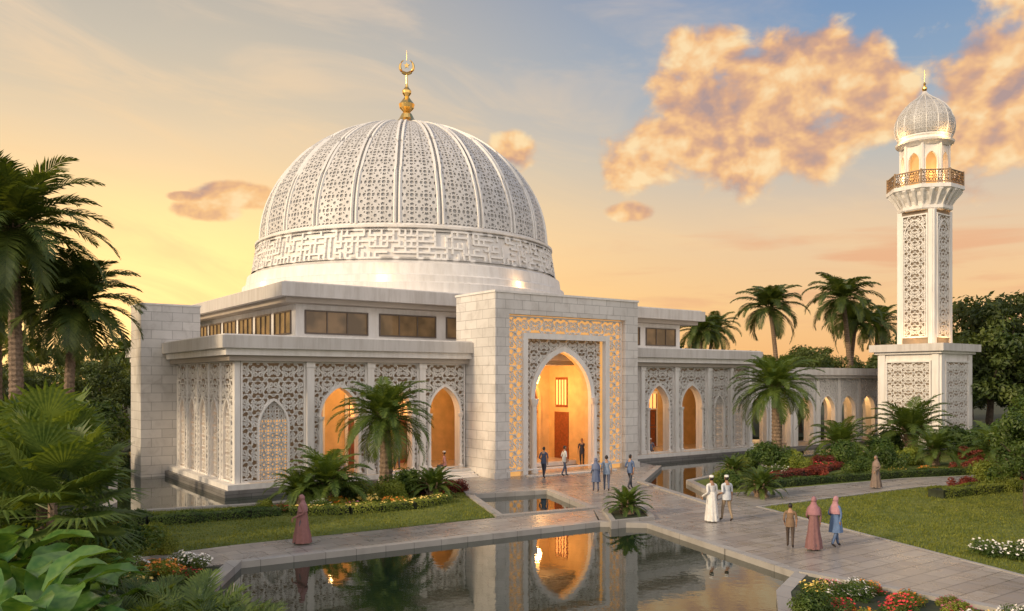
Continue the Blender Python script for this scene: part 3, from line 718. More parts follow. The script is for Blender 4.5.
def broad_mesh(name,seed,nl,L,Wd,h,lm=None):
    rng=random.Random(seed); mb=MB()
    for i in range(nl):
        az=i*2.39996+rng.uniform(-.3,.3); el=rng.uniform(.35,1.35); d=Vector((math.cos(az)*math.cos(el),math.sin(az)*math.cos(el),math.sin(el)))
        p1=Vector((rng.uniform(-.25,.25),rng.uniform(-.25,.25),0))+d*h*rng.uniform(.5,1.1); 
        mb.tube([(p1.x*.1,p1.y*.1,-.1),p1*.55+Vector((0,0,.1)),p1],[.03,.022,.015],4,0,False)
        l=L*rng.uniform(.75,1.15); w_=Wd*l/L; sd=Vector((-math.sin(az),math.cos(az),0)); e=el*.75; n=8; p=p1.copy(); vs=[]
        for j in range(n+1):
            t=j/n; dd=Vector((math.cos(az)*math.cos(e),math.sin(az)*math.cos(e),math.sin(e))); up=dd.cross(sd)*-1
            if up.z<0: up=-up
            ww=w_*.5*(math.sin(pi*min(1,t*.93+.07))**.75)*(1 if j<n else 0.02)
            wav=.03*math.sin(j*2+i)
            vs+=[p+sd*ww+up*(ww*.35+wav),p+sd*ww*.5+up*ww*.12,p,p-sd*ww*.5+up*ww*.12,p-sd*ww+up*(ww*.35-wav)]
            p=p+dd*l/n; e-=.16
        mb.add(vs,[(j*5+k,j*5+k+1,(j+1)*5+k+1,(j+1)*5+k) for j in range(n) for k in range(4)],0)
    return mb.mesh(name,[lm or M_BROAD],True)
def leafpts(mb,P,N,size,mi,upb=.4,asp=.45):
    n=len(P); N=N+np.random.normal(0,.55,(n,3))+np.array([0,0,upb]); N/=np.linalg.norm(N,axis=1,keepdims=True)+1e-9
    A=np.random.normal(0,1,(n,3)); A-= (A*N).sum(1,keepdims=True)*N; A/=np.linalg.norm(A,axis=1,keepdims=True)+1e-9; Bv=np.cross(N,A)
    s=size*np.random.uniform(.6,1.25,(n,1)); f=N*s*.12
    Vv=np.stack([P-A*s*.5,P-Bv*s*asp*.5+f,P+A*s*.5,P+Bv*s*asp*.5+f],1).reshape(-1,3)
    mb.addnp(Vv,np.arange(n)[:,None]*4+np.array([0,1,2,3]),mi)
def blobpts(blobs,n,shell=.55):
    w_=np.array([(b[3]*b[4]+b[4]*b[5]+b[3]*b[5]) for b in blobs]); w_=w_/w_.sum(); idx=np.random.choice(len(blobs),n,p=w_)
    b=np.array(blobs)[idx]; d=np.random.normal(0,1,(n,3)); d/=np.linalg.norm(d,axis=1,keepdims=True); r=np.random.uniform(shell,1.05,(n,1))
    return b[:,:3]+d*r*b[:,3:6], d
def flower(mb,p,s,mi,rng):
    t=rng.uniform(0,6.28); tilt=Vector((rng.uniform(-.5,.5),rng.uniform(-.9,.1),1)).normalized(); x=tilt.orthogonal().normalized(); y=tilt.cross(x)
    c=Vector(p); vs=[c]
    for k in range(10):
        a=t+k*pi/5; r=s*(.55 if k%2==0 else .3); vs.append(c+(x*math.cos(a)+y*math.sin(a))*r+tilt*s*(.18 if k%2==0 else .05))
    mb.add(vs,[(0,1+k,1+(k+1)%10) for k in range(10)],mi)
def shrub_mesh(name,seed,R_,H,n,size,mats,fl=0,fsize=.1,nb=14):
    np.random.seed(seed); rng=random.Random(seed); mb=MB(); bl=[]
    for i in range(nb):
        a=rng.uniform(0,2*pi); r=R_*rng.uniform(0,.72)**.8; s=rng.uniform(.25,.45)
        bl.append((r*math.cos(a),r*math.sin(a),H*rng.uniform(.15,.72)*(1-.3*r/R_),R_*s,R_*s,H*rng.uniform(.25,.38)))
    P,N=blobpts(bl,n); k=P[:,2]>0; leafpts(mb,P[k],N[k],size,0)
    if fl:
        P,N=blobpts(bl,fl,.98); k=P[:,2]>H*.3; P=P[k]+N[k]*size*.3
        for p in P: flower(mb,p,fsize*rng.uniform(.7,1.2),1,rng)
    return mb.mesh(name,mats)
def tree_mesh(name,seed,H,R_,n,size,mats):
    rng=random.Random(seed); np.random.seed(seed); mb=MB(); th=H*.38
    mb.tube([(0,0,-.3),(.1,0,th*.5),(0,.1,th)],[.035*H,.026*H,.02*H],8,0)
    cl=[]
    for i in range(9):
        a=i*2.4; e=rng.uniform(.4,1.3); l=H*rng.uniform(.25,.45); d=Vector((math.cos(a)*math.cos(e),math.sin(a)*math.cos(e),math.sin(e)))
        s=Vector((0,0,th*rng.uniform(.75,1))); m=s+d*l*.5+Vector((0,0,.1*l)); t=s+d*l
        mb.tube([s,m,t],[.013*H,.009*H,.004*H],5,0,False)
    for i in range(34):
        a=rng.uniform(0,2*pi); r=R_*math.sqrt(rng.uniform(0,1))*.85; zc=H*(.36+.58*rng.uniform(0,1)*math.sqrt(max(0,1-(r/R_)**2*.8))); s=R_*rng.uniform(.16,.32)
        cl.append((r*math.cos(a),r*math.sin(a),zc,s,s,s*.7))
    P,N=blobpts(cl,n,.35); leafpts(mb,P,N,size,1,.3,.55)
    return mb.mesh(name,mats)
def hedge(name,pts,wd,h,dens,size,mat,fl=None,nf=0,z=0):
    mb=MB(); P=[];N=[]; rng=random.Random(len(pts)*7+int(wd*10)); mats=[mat,M_SOIL]+([fl] if fl else [])
    for (x0,y0),(x1,y1) in zip(pts[:-1],pts[1:]):
        L=math.hypot(x1-x0,y1-y0); n=int(L*dens*(wd+2*h)); t=np.random.uniform(0,1,n); d=np.array([(x1-x0)/L,(y1-y0)/L]); nr=np.array([-d[1],d[0]])
        q=np.random.uniform(-1,1,n); ang=q*pi/2; ca=np.sign(np.sin(ang))*np.abs(np.sin(ang))**.5; sa=np.abs(np.cos(ang))**.4
        wob=1+.12*np.sin(t*L*2.3+x0)
        off_=ca*wd/2*wob; zz=sa*h*wob*np.random.uniform(.85,1.03,n); zz=np.where(np.abs(ca)>.85,np.random.uniform(0,1,n)*h*.9,zz)
        X=x0+(x1-x0)*t+nr[0]*off_; Y=y0+(y1-y0)*t+nr[1]*off_
        P.append(np.stack([X,Y,zz+z],-1)); N.append(np.stack([nr[0]*ca,nr[1]*ca,sa],-1))
        F=Fr((x0,y0,0),(d[0],d[1],0),(nr[0],nr[1],0)); mb.box(F,0,L,-wd*.38,wd*.38,z-.02,z+h*.82,1)
        for _ in range(int(nf*L)):
            tt=rng.random(); o=rng.uniform(-1,1)*wd/2; flower(mb,(x0+(x1-x0)*tt+nr[0]*o,y0+(y1-y0)*tt+nr[1]*o,z+h*(1.05-.3*abs(o)/wd)),size*.9,2,rng)
    P=np.concatenate(P);N=np.concatenate(N); leafpts(mb,P,N,size,0,.3,.5)
    return mb.build(name,mats)

pA=palm_mesh('palm_a',1,3.6,.27,54,3.0,.66,.075,1.5,38,.1,-.6,1.4,.5)
pB=palm_mesh('palm_b',2,4.9,.30,54,3.8,.8,.09,1.5,38,.15,-.6,1.4,.5)
inst('date_palm',pA,(-6.0,39.6,0),.3); inst('date_palm',pB,(18.2,57.0,0),1.2)
pT=palm_mesh('palm_tall',3,12.3,.28,52,4.9,1.2,.12,1.35,46,.4,-.8,1.4,.55,M_PALMD)
inst('tall_palm_tree',pT,(-22.3,37.4,0),.2); 
pT2=palm_mesh('palm_tall2',4,9.0,.22,44,3.8,1.0,.11,1.45,42,.4,-.8,1.35,.5,M_PALMD)
inst('tall_palm_tree',pT2,(-21.2,39.5,0),2.2,1.0); inst('tall_palm_tree',pT2,(-25.5,41,0),4.2,1.15)
cyc=palm_mesh('cycad_m',5,.35,.2,40,1.15,.2,.04,1.3,34,.02,-.1,1.4,.6)
cycb=palm_mesh('cycad_b',6,.8,.2,34,2.1,.45,.06,1.5,34,.05,-.1,1.4,.5)
for nme,me,x,y,s,r in (('cycad',cyc,-3.6,38.2,1.25,0),('cycad',cyc,4.6,33.1,1.0,1),('cycad',cyc,11.6,38.6,1.15,2),('cycad',cyc,12.4,46.5,1.0,3),
    ('pygmy_palm',cycb,-8.0,35.8,1.15,0),('pygmy_palm',cycb,-9.0,35.4,.8,2),('pygmy_palm',cycb,22.4,56.5,1.3,1),('pygmy_palm',cycb,28.9,60.0,1.9,2),('pygmy_palm',cycb,29.8,51.0,1.3,3),('pygmy_palm',cycb,27.0,53.0,1.1,4),('pygmy_palm',cycb,37,57,1.6,5)):
    inst(nme,me,(x,y,0),r,s)
pC=palm_mesh('coconut',8,13.4,.25,30,5.0,1.3,.13,1.7,44,1.2,-.5,1.35,.3,M_PALMD)
for x,y,s,r in ((31.5,98,1.05,0),(40.5,99,1.12,1.5),(43,106,.95,3),(26,112,.9,4),(23.5,102,.85,2),(48,110,.95,5),(-46,78,.62,1),(-41,90,.62,2)):
    inst('coconut_palm',pC,(x,y,0),r,s)
T=[tree_mesh('tree_%d'%i,20+i,10,4.6,7000,.38,[M_BARK,M_TREE]) for i in range(3)]
rng=random.Random(5)
k=0
for x in np.arange(-100,120,5.0):
    y=88+rng.uniform(-4,7)+abs(x)*.05
    inst('background_tree',T[k%3],(x,y,-.2),rng.uniform(0,6),rng.uniform(.68,1.0)); k+=1
for x in np.arange(-120,150,8):
    inst('background_tree',T[k%3],(x,112+rng.uniform(-4,7),-.2),rng.uniform(0,6),rng.uniform(.9,1.2)); k+=1
for x,y,s in ((-40,66,.7),(-36,72,.8),(-45,62,.7),(-50,58,.8),(-33,78,.9),(41.5,72,1.15),(44.5,74,1.4),(47,77,1.5),(40.5,80,1.2),(50,66,1.25),(54,72,1.3),(43,84,1.2)):
    inst('broadleaf_tree',T[k%3],(x,y,-.2),rng.uniform(0,6),s); k+=1
sh=[shrub_mesh('shrub_a',31,1.3,1.5,2600,.2,[M_LEAF]),shrub_mesh('shrub_b',32,1.1,1.2,2600,.15,[M_LEAFY]),shrub_mesh('shrub_c',33,.9,.9,2400,.14,[M_LEAFR]),
    shrub_mesh('shrub_d',34,1.2,1.0,3000,.13,[M_LEAF,M_FW],240,.14),shrub_mesh('shrub_e',35,.9,.7,2600,.11,[M_LEAFY,M_FO],260,.13),shrub_mesh('shrub_f',36,.9,.7,2600,.11,[M_LEAF,M_FR],240,.13),
    shrub_mesh('shrub_g',37,.9,.7,2600,.11,[M_LEAFY,M_FK],240,.13),shrub_mesh('shrub_h',38,.9,.7,2600,.11,[M_LEAF,M_FP],260,.13)]
NM=['shrub','lime_shrub','red_leaf_shrub','white_flower_shrub','orange_flower_shrub','red_flower_shrub','pink_flower_shrub','yellow_flower_shrub']
def put(i,x,y,s=1.0): inst(NM[i],sh[i],(x,y,-.02),rng.uniform(0,6),s*rng.uniform(.9,1.1))
for x,y,s in ((-23.2,44,1.5),(-24,41,1.6),(-25,46,1.8),(-26.5,51,1.9),(-28,50,2.2),(-29,56,2.2),(-31,60,2.6),(-26,38,1.6),(-29,44,2.2),(-32,54,2.4),(-35,58,2.8),(-24,34,1.4),(-22,33.5,1.2),(-27,34,1.8),(-21.8,38,1.3)):
    put(0,x,y,s)
for x,y,s in ((-20.2,37.5,.9),(-19.6,34.0,.8),(-24,47,1.2),(-21.8,42.5,.9),(-22.4,40,1.1),(-25.6,48.6,1.4)): put(1,x,y,s)
put(3,-21.0,35.6,1.0); put(3,-23.0,37.0,1.2)
for i,x,y,s in ((0,-15.0,31.0,.5),(0,-14.0,31.3,.45),(0,-15.8,31.9,.5),(1,-10.2,34.6,.45),(4,-7.5,35.2,.8),(7,-6.2,36.0,.8),(1,-5.2,37.2,.8),(4,-4.9,35.6,.7),(1,-6.9,37.4,.8),(2,-4.3,39.6,.9),(0,-5.2,39.2,.9),(2,-2.9,40.2,.8),(3,-8.0,34.3,.6),(7,-3.8,36.6,.6),(0,-7.6,36.6,.9),(0,-8.8,35.8,.7),(5,-9.6,34.0,.5),(6,-6.6,34.6,.55),(5,-3.2,38.2,.6)): put(i,x,y,s)
hedge('hedge',[(-16.0,30.6),(-13.6,31.0),(-10.4,32.7),(-9.4,33.4)],.8,.38,420,.10,M_LEAF)
hedge('flowering_border',[(-8.9,33.4),(-6.6,33.7),(-4.3,35.0),(-3.0,37.0)],.8,.35,420,.10,M_LEAFY,M_FP,14)
for i,x,y,s in ((0,14.5,50,.9),(1,13.4,48.2,.9),(0,16.5,52.5,1.1),(1,18,53.5,1.0),(2,19.5,52.0,1.0),(0,21,53.5,1.1),(1,16.8,49.2,.8),(2,17.5,47.4,.7),(0,20.2,48.4,.8),(0,24.5,56,1.2),(1,25.5,53,1.0),(2,31.5,57,1.3),(2,28.5,50.5,1.0),(0,33,61,1.5),(0,36,62,1.6),(3,14.8,46.8,.8),(5,19,50,.8),(0,23,50.5,1.0),(1,11.2,43.2,.7),(0,10.8,41.8,.7),(0,38,64,1.8),(0,42,66,2.0),(0,46,64,2.0),(0,29,63,1.2),(1,33,55,1.2),(2,26.4,48.4,.9),(7,22,47.6,.7),(4,24.2,48.5,.7)): put(i,x,y,s)
hedge('hedge',[(11.4,40.9),(16,43.6),(21.5,46.3),(28,48.5)],.7,.40,380,.10,M_LEAF)
hedge('hedge',[(13.4,44.8),(17,47.6),(20,51)],.8,.4,360,.11,M_LEAFR)
hedge('clipped_hedge',[(19.5,38.2),(23.5,40.4),(27.5,41.0)],1.0,.45,380,.10,M_LEAFY)
for i,x,y,s in ((1,24.5,42.8,1.1),(2,22.6,41.6,.9),(0,27,43.5,1.3),(1,24.4,40.6,.8),(0,29.5,44.5,1.5),(1,31,42,1.7),(1,27.3,40.2,.9),(3,28,38,1.3),(3,26.5,36,1.1),(0,33,46,1.9),(2,25.6,43.4,1.0)): put(i,x,y,s)
bigsh=tree_mesh('small_tree',41,4.8,2.2,6000,.2,[M_BARK,M_LEAF])
for x,y,s in ((20.9,33.6,.9),(23.6,37.0,1.0),(27.5,40.5,1.2)): inst('garden_tree',bigsh,(x,y,0),x,s)
for i,x,y,s in ((3,14.9,25.6,.62),(3,15.6,24.9,.6),(3,16.3,25.3,.75),(3,17.2,24.5,.8),(6,15.9,23.4,.6),(3,16.9,22.8,.7)): put(i,x,y,s)
# bottom right planter
for i,x,y,s in ((3,8.4,20.6,.6),(4,9.5,20.0,.55),(6,10.2,19.0,.6),(5,8.9,19.2,.6),(7,7.7,21.2,.5),(3,11.2,18.0,.55),(6,10.6,17.4,.65),(4,12.0,16.9,.6),(5,7.6,19.2,.6),(7,8.6,17.9,.6),(3,9.7,17.5,.55),(6,7.2,17.6,.7),(5,12.8,16.0,.55),(4,11.8,15.6,.6),(5,9.9,18.2,.55),(7,10.9,18.5,.45),(4,8.0,18.4,.55),(6,8.3,21.6,.4),(5,9.2,20.9,.4),(4,11.6,17.6,.4),(0,6.9,18.6,.5),(4,9.1,21.4,.4),(6,10.4,19.8,.4)): put(i,x,y,s)
# left foreground jungle
fanp=fan_mesh('fan_palm_m',51,2.6,26,1.25,1.1); fans=fan_mesh('fan_palm_s',52,.5,18,.95,.8)
for me,x,y,s,r in ((fanp,-11.2,20.2,1.02,0),(fanp,-13.2,23.3,1.15,2),(fanp,-16.5,26.5,1.1,1),(fanp,-18.5,30.0,1.0,1),(fans,-9.9,19.0,1.0,2)): inst('fan_palm',me,(x,y,0),r,s)
spk=palm_mesh('spiky',9,.15,.1,34,1.5,.45,.05,1.2,26,.02,.1,1.45,.7)
for x,y,s,r in ((-5.9,15.4,1.25,0),(-5.1,14.4,1.25,1),(-7.2,16.4,1.15,2),(-4.5,13.4,1.25,3),(-6.6,14.4,1.2,4)): inst('dwarf_palm',spk,(x,y,0),r,s)
br=broad_mesh('broad_a',61,28,1.35,.72,1.7); br2=broad_mesh('broad_b',62,22,.95,.44,1.2)
for me,x,y,s,r in ((br,-8.6,14.0,1.12,0),(br,-7.3,12.9,.92,1),(br,-9.8,16.2,1.1,2),(br2,-9.2,18.3,.9,3),(br2,-8.0,15.8,1.05,4),(br,-11.4,17.8,1.1,5),(br2,-7.2,14.6,.9,.5)): inst('elephant_ear_plant',me,(x,y,0),r,s)
for i,x,y,s in ((0,-11.5,24.2,.9),(0,-13.8,26.8,.8),(0,-16,28.2,.9),(4,-9.6,22.9,.7),(5,-8.8,22.2,.6),(7,-9.9,21.4,.8),(3,-10.8,22.4,.8),(0,-12.6,22.2,1.0),(5,-8.7,20.6,.6),(4,-14.6,29.4,.7),(0,-17.8,28,1.1),(4,-8.4,19.6,.6),(1,-12.2,28.4,.5),(0,-18.6,31,.8),(1,-11,26.0,.6),(3,-9.3,24.0,.5),(0,-13.6,20.6,1.2),(4,-7.8,18.2,.6),(6,-8.6,17.6,.6),(4,-10.2,23.6,.6),(5,-12.4,25.4,.7)): put(i,x,y,s)

# ================================================================ PEOPLE
PM={}
def cmat(c,r=.8):
    if c not in PM: PM[c]=simple('cloth_%d'%len(PM),c,r,var=.12,scale=9,bump=.2,bscale=30)
    return PM[c]
M_SKIN=simple('skin',(.36,.20,.12),.5,var=.05); M_HAIR=simple('black_hair',(.012,.01,.009),.5); M_LIP=simple('lips',(.3,.1,.08),.5); M_SHOE=simple('shoe_leather',(.04,.03,.025),.5)
def person(name,x,y,head,h=1.72,outfit='trousers',top=(.4,.4,.4),bot=(.1,.1,.12),scarf=None,cap=None,stride=.3,z=.02,pose='walk',elb=.12):
    k=h/1.72; J=[];Rd=[];E=[];Lb=[]
    def j(p,r,par=None,lab='top'):
        J.append(Vector(p)); Rd.append(r)
        if par is not None: E.append((par,len(J)-1)); Lb.append(lab)
        return len(J)-1
    fem=scarf is not None; sw=.165 if fem else .19
    pel=j((0,0,.95),.125); sp=j((0,0,1.13),.112 if fem else .12,pel); ch=j((0,.0,1.32),.13 if fem else .145,sp); nk=j((0,.01,1.46),.058,ch,'skin'); hd=j((0,-.005,1.57),.06,nk,'skin')
    long=outfit in('thobe','dress')
    for sg in (-1,1):
        f=stride*.5*sg
        if pose=='sit':
            hp=j((sg*.1,0,.9),.09,pel,'leg'); kn=j((sg*.3,-.34,.92),.065,hp,'leg'); an=j((-sg*.05,-.38,.86),.045,kn,'leg'); j((-sg*.14,-.42,.86),.035,an,'shoe')
        else:
            hp=j((sg*.095,0,.88),.092,pel,'leg'); kn=j((sg*.095,-f*.55-.03,.50),.062,hp,'leg'); an=j((sg*.095,-f+(.06 if f<0 else 0),.10+(.05 if f<0 else 0)),.045,kn,'leg'); j((sg*.105,-f-.14+(.04 if f<0 else 0),.035),.036,an,'shoe')
        shd=j((sg*sw,0,1.40),.062,ch); a=-f*.9
        el=j((sg*(sw+.045),.04-a*.4,1.12),.045,shd); hy=-.06-a*1.1*(-1)-elb
        wr=j((sg*(sw+.03),hy*.9,.90+abs(hy)*.15),.03,el,'top' if long or fem else 'skin'); w=J[wr]; pm=j(w+Vector((0,-.01,-.055)),.028,wr,'skin')
        for q in range(4):
            r1=j(J[pm]+Vector((-sg*.002,(q-1.5)*.019-.003,-.045)),.0095,pm,'skin'); ln=(.028,.036,.034,.025)[q]
            r2=j(J[r1]+Vector((-sg*.006,-.003,-ln)),.0088,r1,'skin'); j(J[r2]+Vector((-sg*.016,-.004,-ln*.7)),.0075,r2,'skin')
        t1=j(J[pm]+Vector((-sg*.008,-.034,-.012)),.011,pm,'skin'); j(J[t1]+Vector((-sg*.008,-.018,-.032)),.009,t1,'skin')
    me=bpy.data.meshes.new('sk'); me.from_pydata([tuple(v) for v in J],E,[]); ob=bpy.data.objects.new('sk',me); COL.objects.link(ob)
    md=ob.modifiers.new('s','SKIN'); 
    for i,sv in enumerate(me.skin_vertices[0].data): sv.radius=(Rd[i],Rd[i]*(.78 if i in(1,2) else 1)); sv.use_root=(i==0)
    ob.modifiers.new('b','SUBSURF').levels=1
    dg=bpy.context.evaluated_depsgraph_get(); em=bpy.data.meshes.new_from_object(ob.evaluated_get(dg))
    mb=MB(); vs=[v.co.copy() for v in em.vertices]; LI={'top':0,'leg':1,'skin':2,'shoe':3}
    seg=[(J[a],J[b],Lb[i]) for i,(a,b) in enumerate(E)]
    mb.v=[tuple(v) for v in vs]
    for p in em.polygons:
        c=p.center; best=9;lb='top'
        for a,b,l in seg:
            d=b-a; t=max(0,min(1,(c-a).dot(d)/d.length_squared)); q=(c-(a+d*t)).length
            if q<best: best=q;lb=l
        mb.f.append(tuple(p.vertices)); mb.m.append(LI[lb])
    bpy.data.objects.remove(ob); bpy.data.meshes.remove(em)
    H=(0,-.015,1.625)
    hv=[];nu,nv=16,12
    for a in range(nv+1):
        t=pi*a/nv
        for b in range(nu):
            u=2*pi*b/nu; X=math.sin(t)*math.cos(u);Y=math.sin(t)*math.sin(u);Zz=math.cos(t); jaw=1-.28*max(0,-Zz)
            yy=Y*.094*(1 if Y<0 else 1.03)*jaw; 
            if Y<-.75 and -.35<Zz<.1: yy-=.022*(1-abs(X)*3.2) if abs(X)<.31 else 0
            if Y<-.6 and .05<Zz<.25 and abs(X)>.2: yy+=.008
            hv.append((H[0]+X*.074*jaw,H[1]+yy,H[2]+Zz*.115))
    hf=[(a*nu+b,a*nu+(b+1)%nu,(a+1)*nu+(b+1)%nu,(a+1)*nu+b) for a in range(nv) for b in range(nu)]
    mb.add(hv,hf,2)
    for sg in (-1,1):
        mb.lathe((sg*.029,H[1]-.083,H[2]+.012),[(.001,-.007),(.011,0),(.001,.007)],6,4); mb.lathe((sg*.075,H[1]+.008,H[2]-.005),[(.002,-.032),(.013,-.01),(.015,.015),(.003,.03)],6,2)
    mb.add([(-.022,H[1]-.090,H[2]-.052),(.022,H[1]-.090,H[2]-.052),(.016,H[1]-.088,H[2]-.063),(-.016,H[1]-.088,H[2]-.063)],[(0,1,2,3)],5)
    def shell(grow,cond,mi,zd=0):
        vv=[(H[0]+(p[0]-H[0])*grow,H[1]+(p[1]-H[1])*grow,H[2]+(p[2]-H[2])*grow+zd) for p in hv]
        ff=[f for f in hf if cond(sum((Vector(hv[i])-Vector(H) for i in f),Vector())/4)]
        mb.add(vv,ff,mi)
    if fem:
        shell(1.16,lambda c: not(c.y<-.045 and -.085<c.z<.062),6)
        mb.lathe((0,.02,0),[(.205,1.16),(.20,1.27),(.175,1.36),(.125,1.45),(.088,1.52),(.090,1.58)],18,6,sx=1.05,sy=.85,rip=.08,rk=7)
    else:
        shell(1.07,lambda c: c.z>.045 or (c.y>.01 and c.z>-.05),4,.004)
        if cap: mb.lathe((0,H[1]+.008,H[2]),[(.088,.055),(.086,.10),(.078,.125),(.03,.135),(.001,.136)],16,7,sx=.93,sy=1.08)
    if outfit=='thobe' or outfit=='dress':
        mb.lathe((0,0,0),[(.24+.03*fem,.05),(.225+.025*fem,.3),(.20,.6),(.18,.85),(.163,1.02),(.15,1.15)],32,0,sx=.92,sy=.95+stride*.6,rip=.14,rk=8)
    elif outfit=='tunic':
        mb.lathe((0,0,0),[(.23,.52),(.21,.7),(.19,.88),(.165,1.02),(.145,1.15)],28,0,sx=1,sy=.95,rip=.10,rk=7)
    elif outfit=='trousers':
        mb.lathe((0,0,0),[(.165,.82),(.168,.92),(.155,1.05),(.14,1.15)],18,0,sx=1.05,sy=.85,rip=.03,rk=5)
    if pose=='sit': z=z-.83*k
    mats=[cmat(top),cmat(bot),M_SKIN,M_SHOE,M_HAIR,M_LIP,cmat(scarf) if scarf else M_HAIR,cmat(cap) if cap else M_HAIR]
    ob=mb.build(name,mats,None,True); ob.location=(x,y,z); ob.scale=(k,k,k); ob.rotation_euler=(0,0,rad(head)+pi/2)
    return ob
person('woman_in_hijab',-6.9,27.3,185,1.6,'dress',(.28,.13,.12),scarf=(.34,.17,.17),stride=.3)
person('man',1.75,45.6,60,1.72,'trousers',(.06,.08,.14),(.04,.04,.06))
person('man',2.95,46.6,20,1.70,'trousers',(.62,.62,.60),(.10,.12,.18))
person('man',4.3,51.0,250,1.72,'trousers',(.05,.05,.07),(.04,.04,.05),z=.1,stride=.1)
person('woman_in_hijab',4.05,40.1,95,1.62,'tunic',(.10,.13,.22),(.08,.09,.14),scarf=(.13,.16,.26),stride=.25)
person('man',4.6,40.4,85,1.72,'trousers',(.24,.31,.42),(.10,.12,.18))
person('man',5.85,41.1,40,1.70,'trousers',(.10,.15,.27),(.04,.045,.06),stride=.4)
person('man_in_white_robe',7.6,31.6,112,1.74,'thobe',(.70,.69,.67),cap=(.8,.78,.75),stride=.25)
person('man',8.2,31.7,108,1.74,'trousers',(.55,.58,.62),(.28,.21,.14),cap=(.68,.67,.65),stride=.35)
person('boy',8.95,26.7,70,1.42,'trousers',(.20,.13,.08),(.07,.05,.04),stride=.3)
person('woman_in_hijab',9.6,26.4,60,1.66,'dress',(.22,.11,.11),scarf=(.33,.16,.18),stride=.3)
person('woman_in_hijab',10.45,26.8,25,1.62,'tunic',(.11,.18,.33),(.09,.14,.25),scarf=(.42,.22,.25),stride=.4)
person('woman_in_hijab',18.2,41.5,200,1.6,'dress',(.20,.15,.12),scarf=(.25,.18,.15),stride=.25)
for a_,b_,hd_,c_ in ((6.0,1.0,250,(.5,.5,.5)),(9.2,.8,290,(.6,.58,.55)),(11.3,1.2,200,(.3,.35,.45)),(12.2,.7,170,(.55,.3,.3)),(25.9,1.2,230,(.35,.3,.3)),(28.6,.9,260,(.6,.6,.6)),(29.4,1.2,250,(.15,.2,.3))):
    p=FB.p(a_,b_,0); person('seated_worshipper' if a_!=9.2 else 'man',p[0],p[1],hd_,1.7,'trousers',c_,(.1,.1,.12),z=ZF+.02,pose='sit' if a_!=9.2 else 'walk',cap=(.7,.7,.7))

# ================================================================ SKY / SUN
world=bpy.data.worlds.new('World'); sc.world=world; world.use_nodes=True
nt=NT(world.node_tree); bg=[n for n in nt.n if n.type=='BACKGROUND'][0]
tc=nt.node('ShaderNodeTexCoord').outputs['Generated']; x,y,z=nt.sep(tc)
az=nt.math('ARCTAN2',x,y); el=nt.math('ARCSINE',z)
elc=nt.math('MAXIMUM',el,0.0)
Lr=nt.ramp(elc,[(0,lin((252,178,90))),(.08,lin((255,202,116))),(.17,lin((250,212,150))),(.27,lin((230,206,170))),(.36,lin((204,192,172))),(.46,lin((180,174,166))),(1,lin((126,140,160)))])
Rr_=nt.ramp(elc,[(0,lin((240,174,108))),(.08,lin((246,196,134))),(.17,lin((230,198,160))),(.25,lin((190,186,178))),(.34,lin((138,162,188))),(.44,lin((108,142,184))),(1,lin((84,116,164)))])
side=nt.smooth(az,-.36,.44)
sky=nt.mix(side,Lr,Rr_)
gx_=nt.math('POWER',nt.math('ABSOLUTE',nt.math('DIVIDE',nt.math('SUBTRACT',az,-.48),.36)),2.0); gz_=nt.math('POWER',nt.math('ABSOLUTE',nt.math('DIVIDE',nt.math('SUBTRACT',el,.07),.12)),2.0)
gl=nt.math('EXPONENT',nt.math('MULTIPLY',nt.math('ADD',gx_,gz_),-1.0))
sky=nt.mix(nt.math('MULTIPLY',gl,.9),sky,(1.9,1.15,.42,1))
v1=nt.comb(nt.math('MULTIPLY',az,2.2),nt.math('MULTIPLY',nt.math('ADD',el,nt.math('MULTIPLY',az,.18)),9.0),0.0)
ci=nt.noise(v1,1.5,5,.62,.8); cim=nt.smooth(ci,.42,.74)
cicol=nt.ramp(elc,[(0,lin((252,184,108))),(.2,lin((254,214,156))),(.45,lin((236,210,182)))])
sky=nt.mix(nt.math('MULTIPLY',cim,nt.math('SUBTRACT',.66,nt.math('MULTIPLY',side,.46))),sky,cicol)
# cumulus
v2=nt.comb(az,nt.math('MULTIPLY',el,1.25),0.0)
def cn(dx,dy,det,scale=13):
    n=nt.node('ShaderNodeVectorMath',operation='ADD'); nt.l.new(v2,n.inputs[0]); n.inputs[1].default_value=(dx,dy,0)
    return nt.noise(n.outputs[0],scale,det,.55,.15)
n0=cn(0,0,6); s0_=cn(0,0,4); s1_=cn(.012,-.018,4)
ells=[(.27,.265,.15,.050),(.235,.335,.065,.060),(.335,.335,.085,.055),(.30,.295,.12,.06),(.165,.245,.055,.032),(.40,.29,.07,.045),(.15,.20,.03,.012),(.57,.31,.11,.09),(.51,.24,.08,.045),(-.31,.208,.055,.014),(-.355,.19,.04,.011),(-.375,.203,.025,.006),(0.0,.268,.035,.022),(.60,.40,.06,.07)]
fld=None
for a0,e0,ra,re in ells:
    t1=nt.math('POWER',nt.math('ABSOLUTE',nt.math('DIVIDE',nt.math('SUBTRACT',az,a0),ra)),2.0); t2=nt.math('POWER',nt.math('ABSOLUTE',nt.math('DIVIDE',nt.math('SUBTRACT',el,e0),re)),2.0)
    f=nt.math('MAXIMUM',nt.math('SUBTRACT',1.0,nt.math('ADD',t1,t2)),-1.6)
    fld=f if fld is None else nt.math('MAXIMUM',fld,f)
dens=nt.math('ADD',nt.math('MULTIPLY',fld,.75),nt.math('MULTIPLY',nt.math('SUBTRACT',n0,.5),3.4))
cm=nt.smooth(dens,-.22,.42)
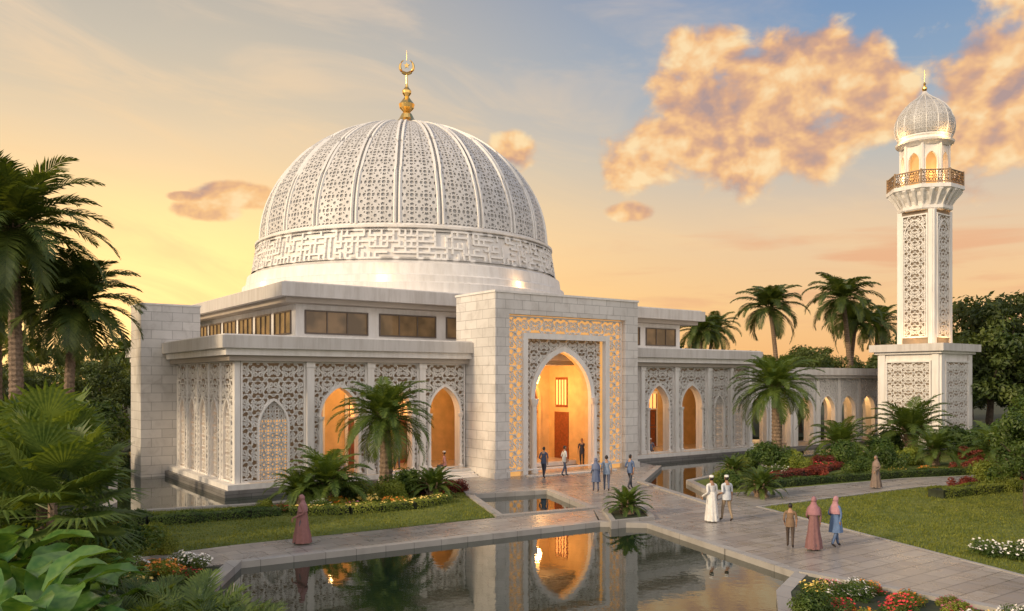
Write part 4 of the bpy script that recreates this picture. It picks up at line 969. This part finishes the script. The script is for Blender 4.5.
shade=nt.math('ADD',nt.math('MULTIPLY',nt.math('SUBTRACT',s0_,s1_),2.6),nt.math('SUBTRACT',.56,nt.math('MULTIPLY',dens,.12)),clamp=True)
ccol=nt.ramp(shade,[(.12,lin((178,148,140))),(.38,lin((216,166,130))),(.6,lin((248,194,132))),(.85,lin((255,222,168)))])
sky=nt.mix(nt.math('MULTIPLY',cm,.94),sky,ccol)
v3=nt.comb(nt.math('MULTIPLY',az,3.0),nt.math('MULTIPLY',el,26.0),3.0)
lo=nt.smooth(nt.noise(v3,1.5,4,.55,.4),.50,.7); band=nt.math('MULTIPLY',nt.smooth(el,.04,.09),nt.math('SUBTRACT',1.0,nt.smooth(el,.14,.2)))
lowm=nt.math('MULTIPLY',nt.math('MULTIPLY',lo,band),nt.math('MULTIPLY',nt.smooth(az,.0,.3),.75))
sky=nt.mix(lowm,sky,lin((232,170,124)))
back_fill=nt.smooth(nt.math('MULTIPLY',y,-1.0),-.25,.7)
sky2=nt.mix(back_fill,sky,(1.12,1.02,.94,1))  # brighter tone added to the sky behind the camera, fill light for the facades
nis=nt.node('ShaderNodeTexSky'); nis.sky_type='NISHITA'; nis.sun_disc=False; nis.sun_elevation=rad(22); nis.sun_rotation=rad(236)
sky2=nt.mix(.006,sky2,nis.outputs[0],'ADD')
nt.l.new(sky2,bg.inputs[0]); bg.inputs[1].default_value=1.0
sl=bpy.data.lights.new('sun','SUN'); sl.energy=3.0; sl.angle=rad(6); sl.color=(1,.76,.48)
so=bpy.data.objects.new('sun',sl); COL.objects.link(so)
sd=Vector((-.77,-.53,.38)).normalized()   # towards the sun
so.rotation_euler=sd.to_track_quat('Z','Y').to_euler(); so.location=(-20,-10,40)

# ================================================================ CAMERA
cd=bpy.data.cameras.new('camera'); co=bpy.data.objects.new('camera',cd); COL.objects.link(co)
co.location=(0,0,5.4); co.rotation_euler=(rad(90),0,0)
cd.sensor_width=36; cd.lens=36*830/1024; cd.shift_y=75/1024; cd.clip_end=3000; cd.clip_start=.1
sc.camera=co
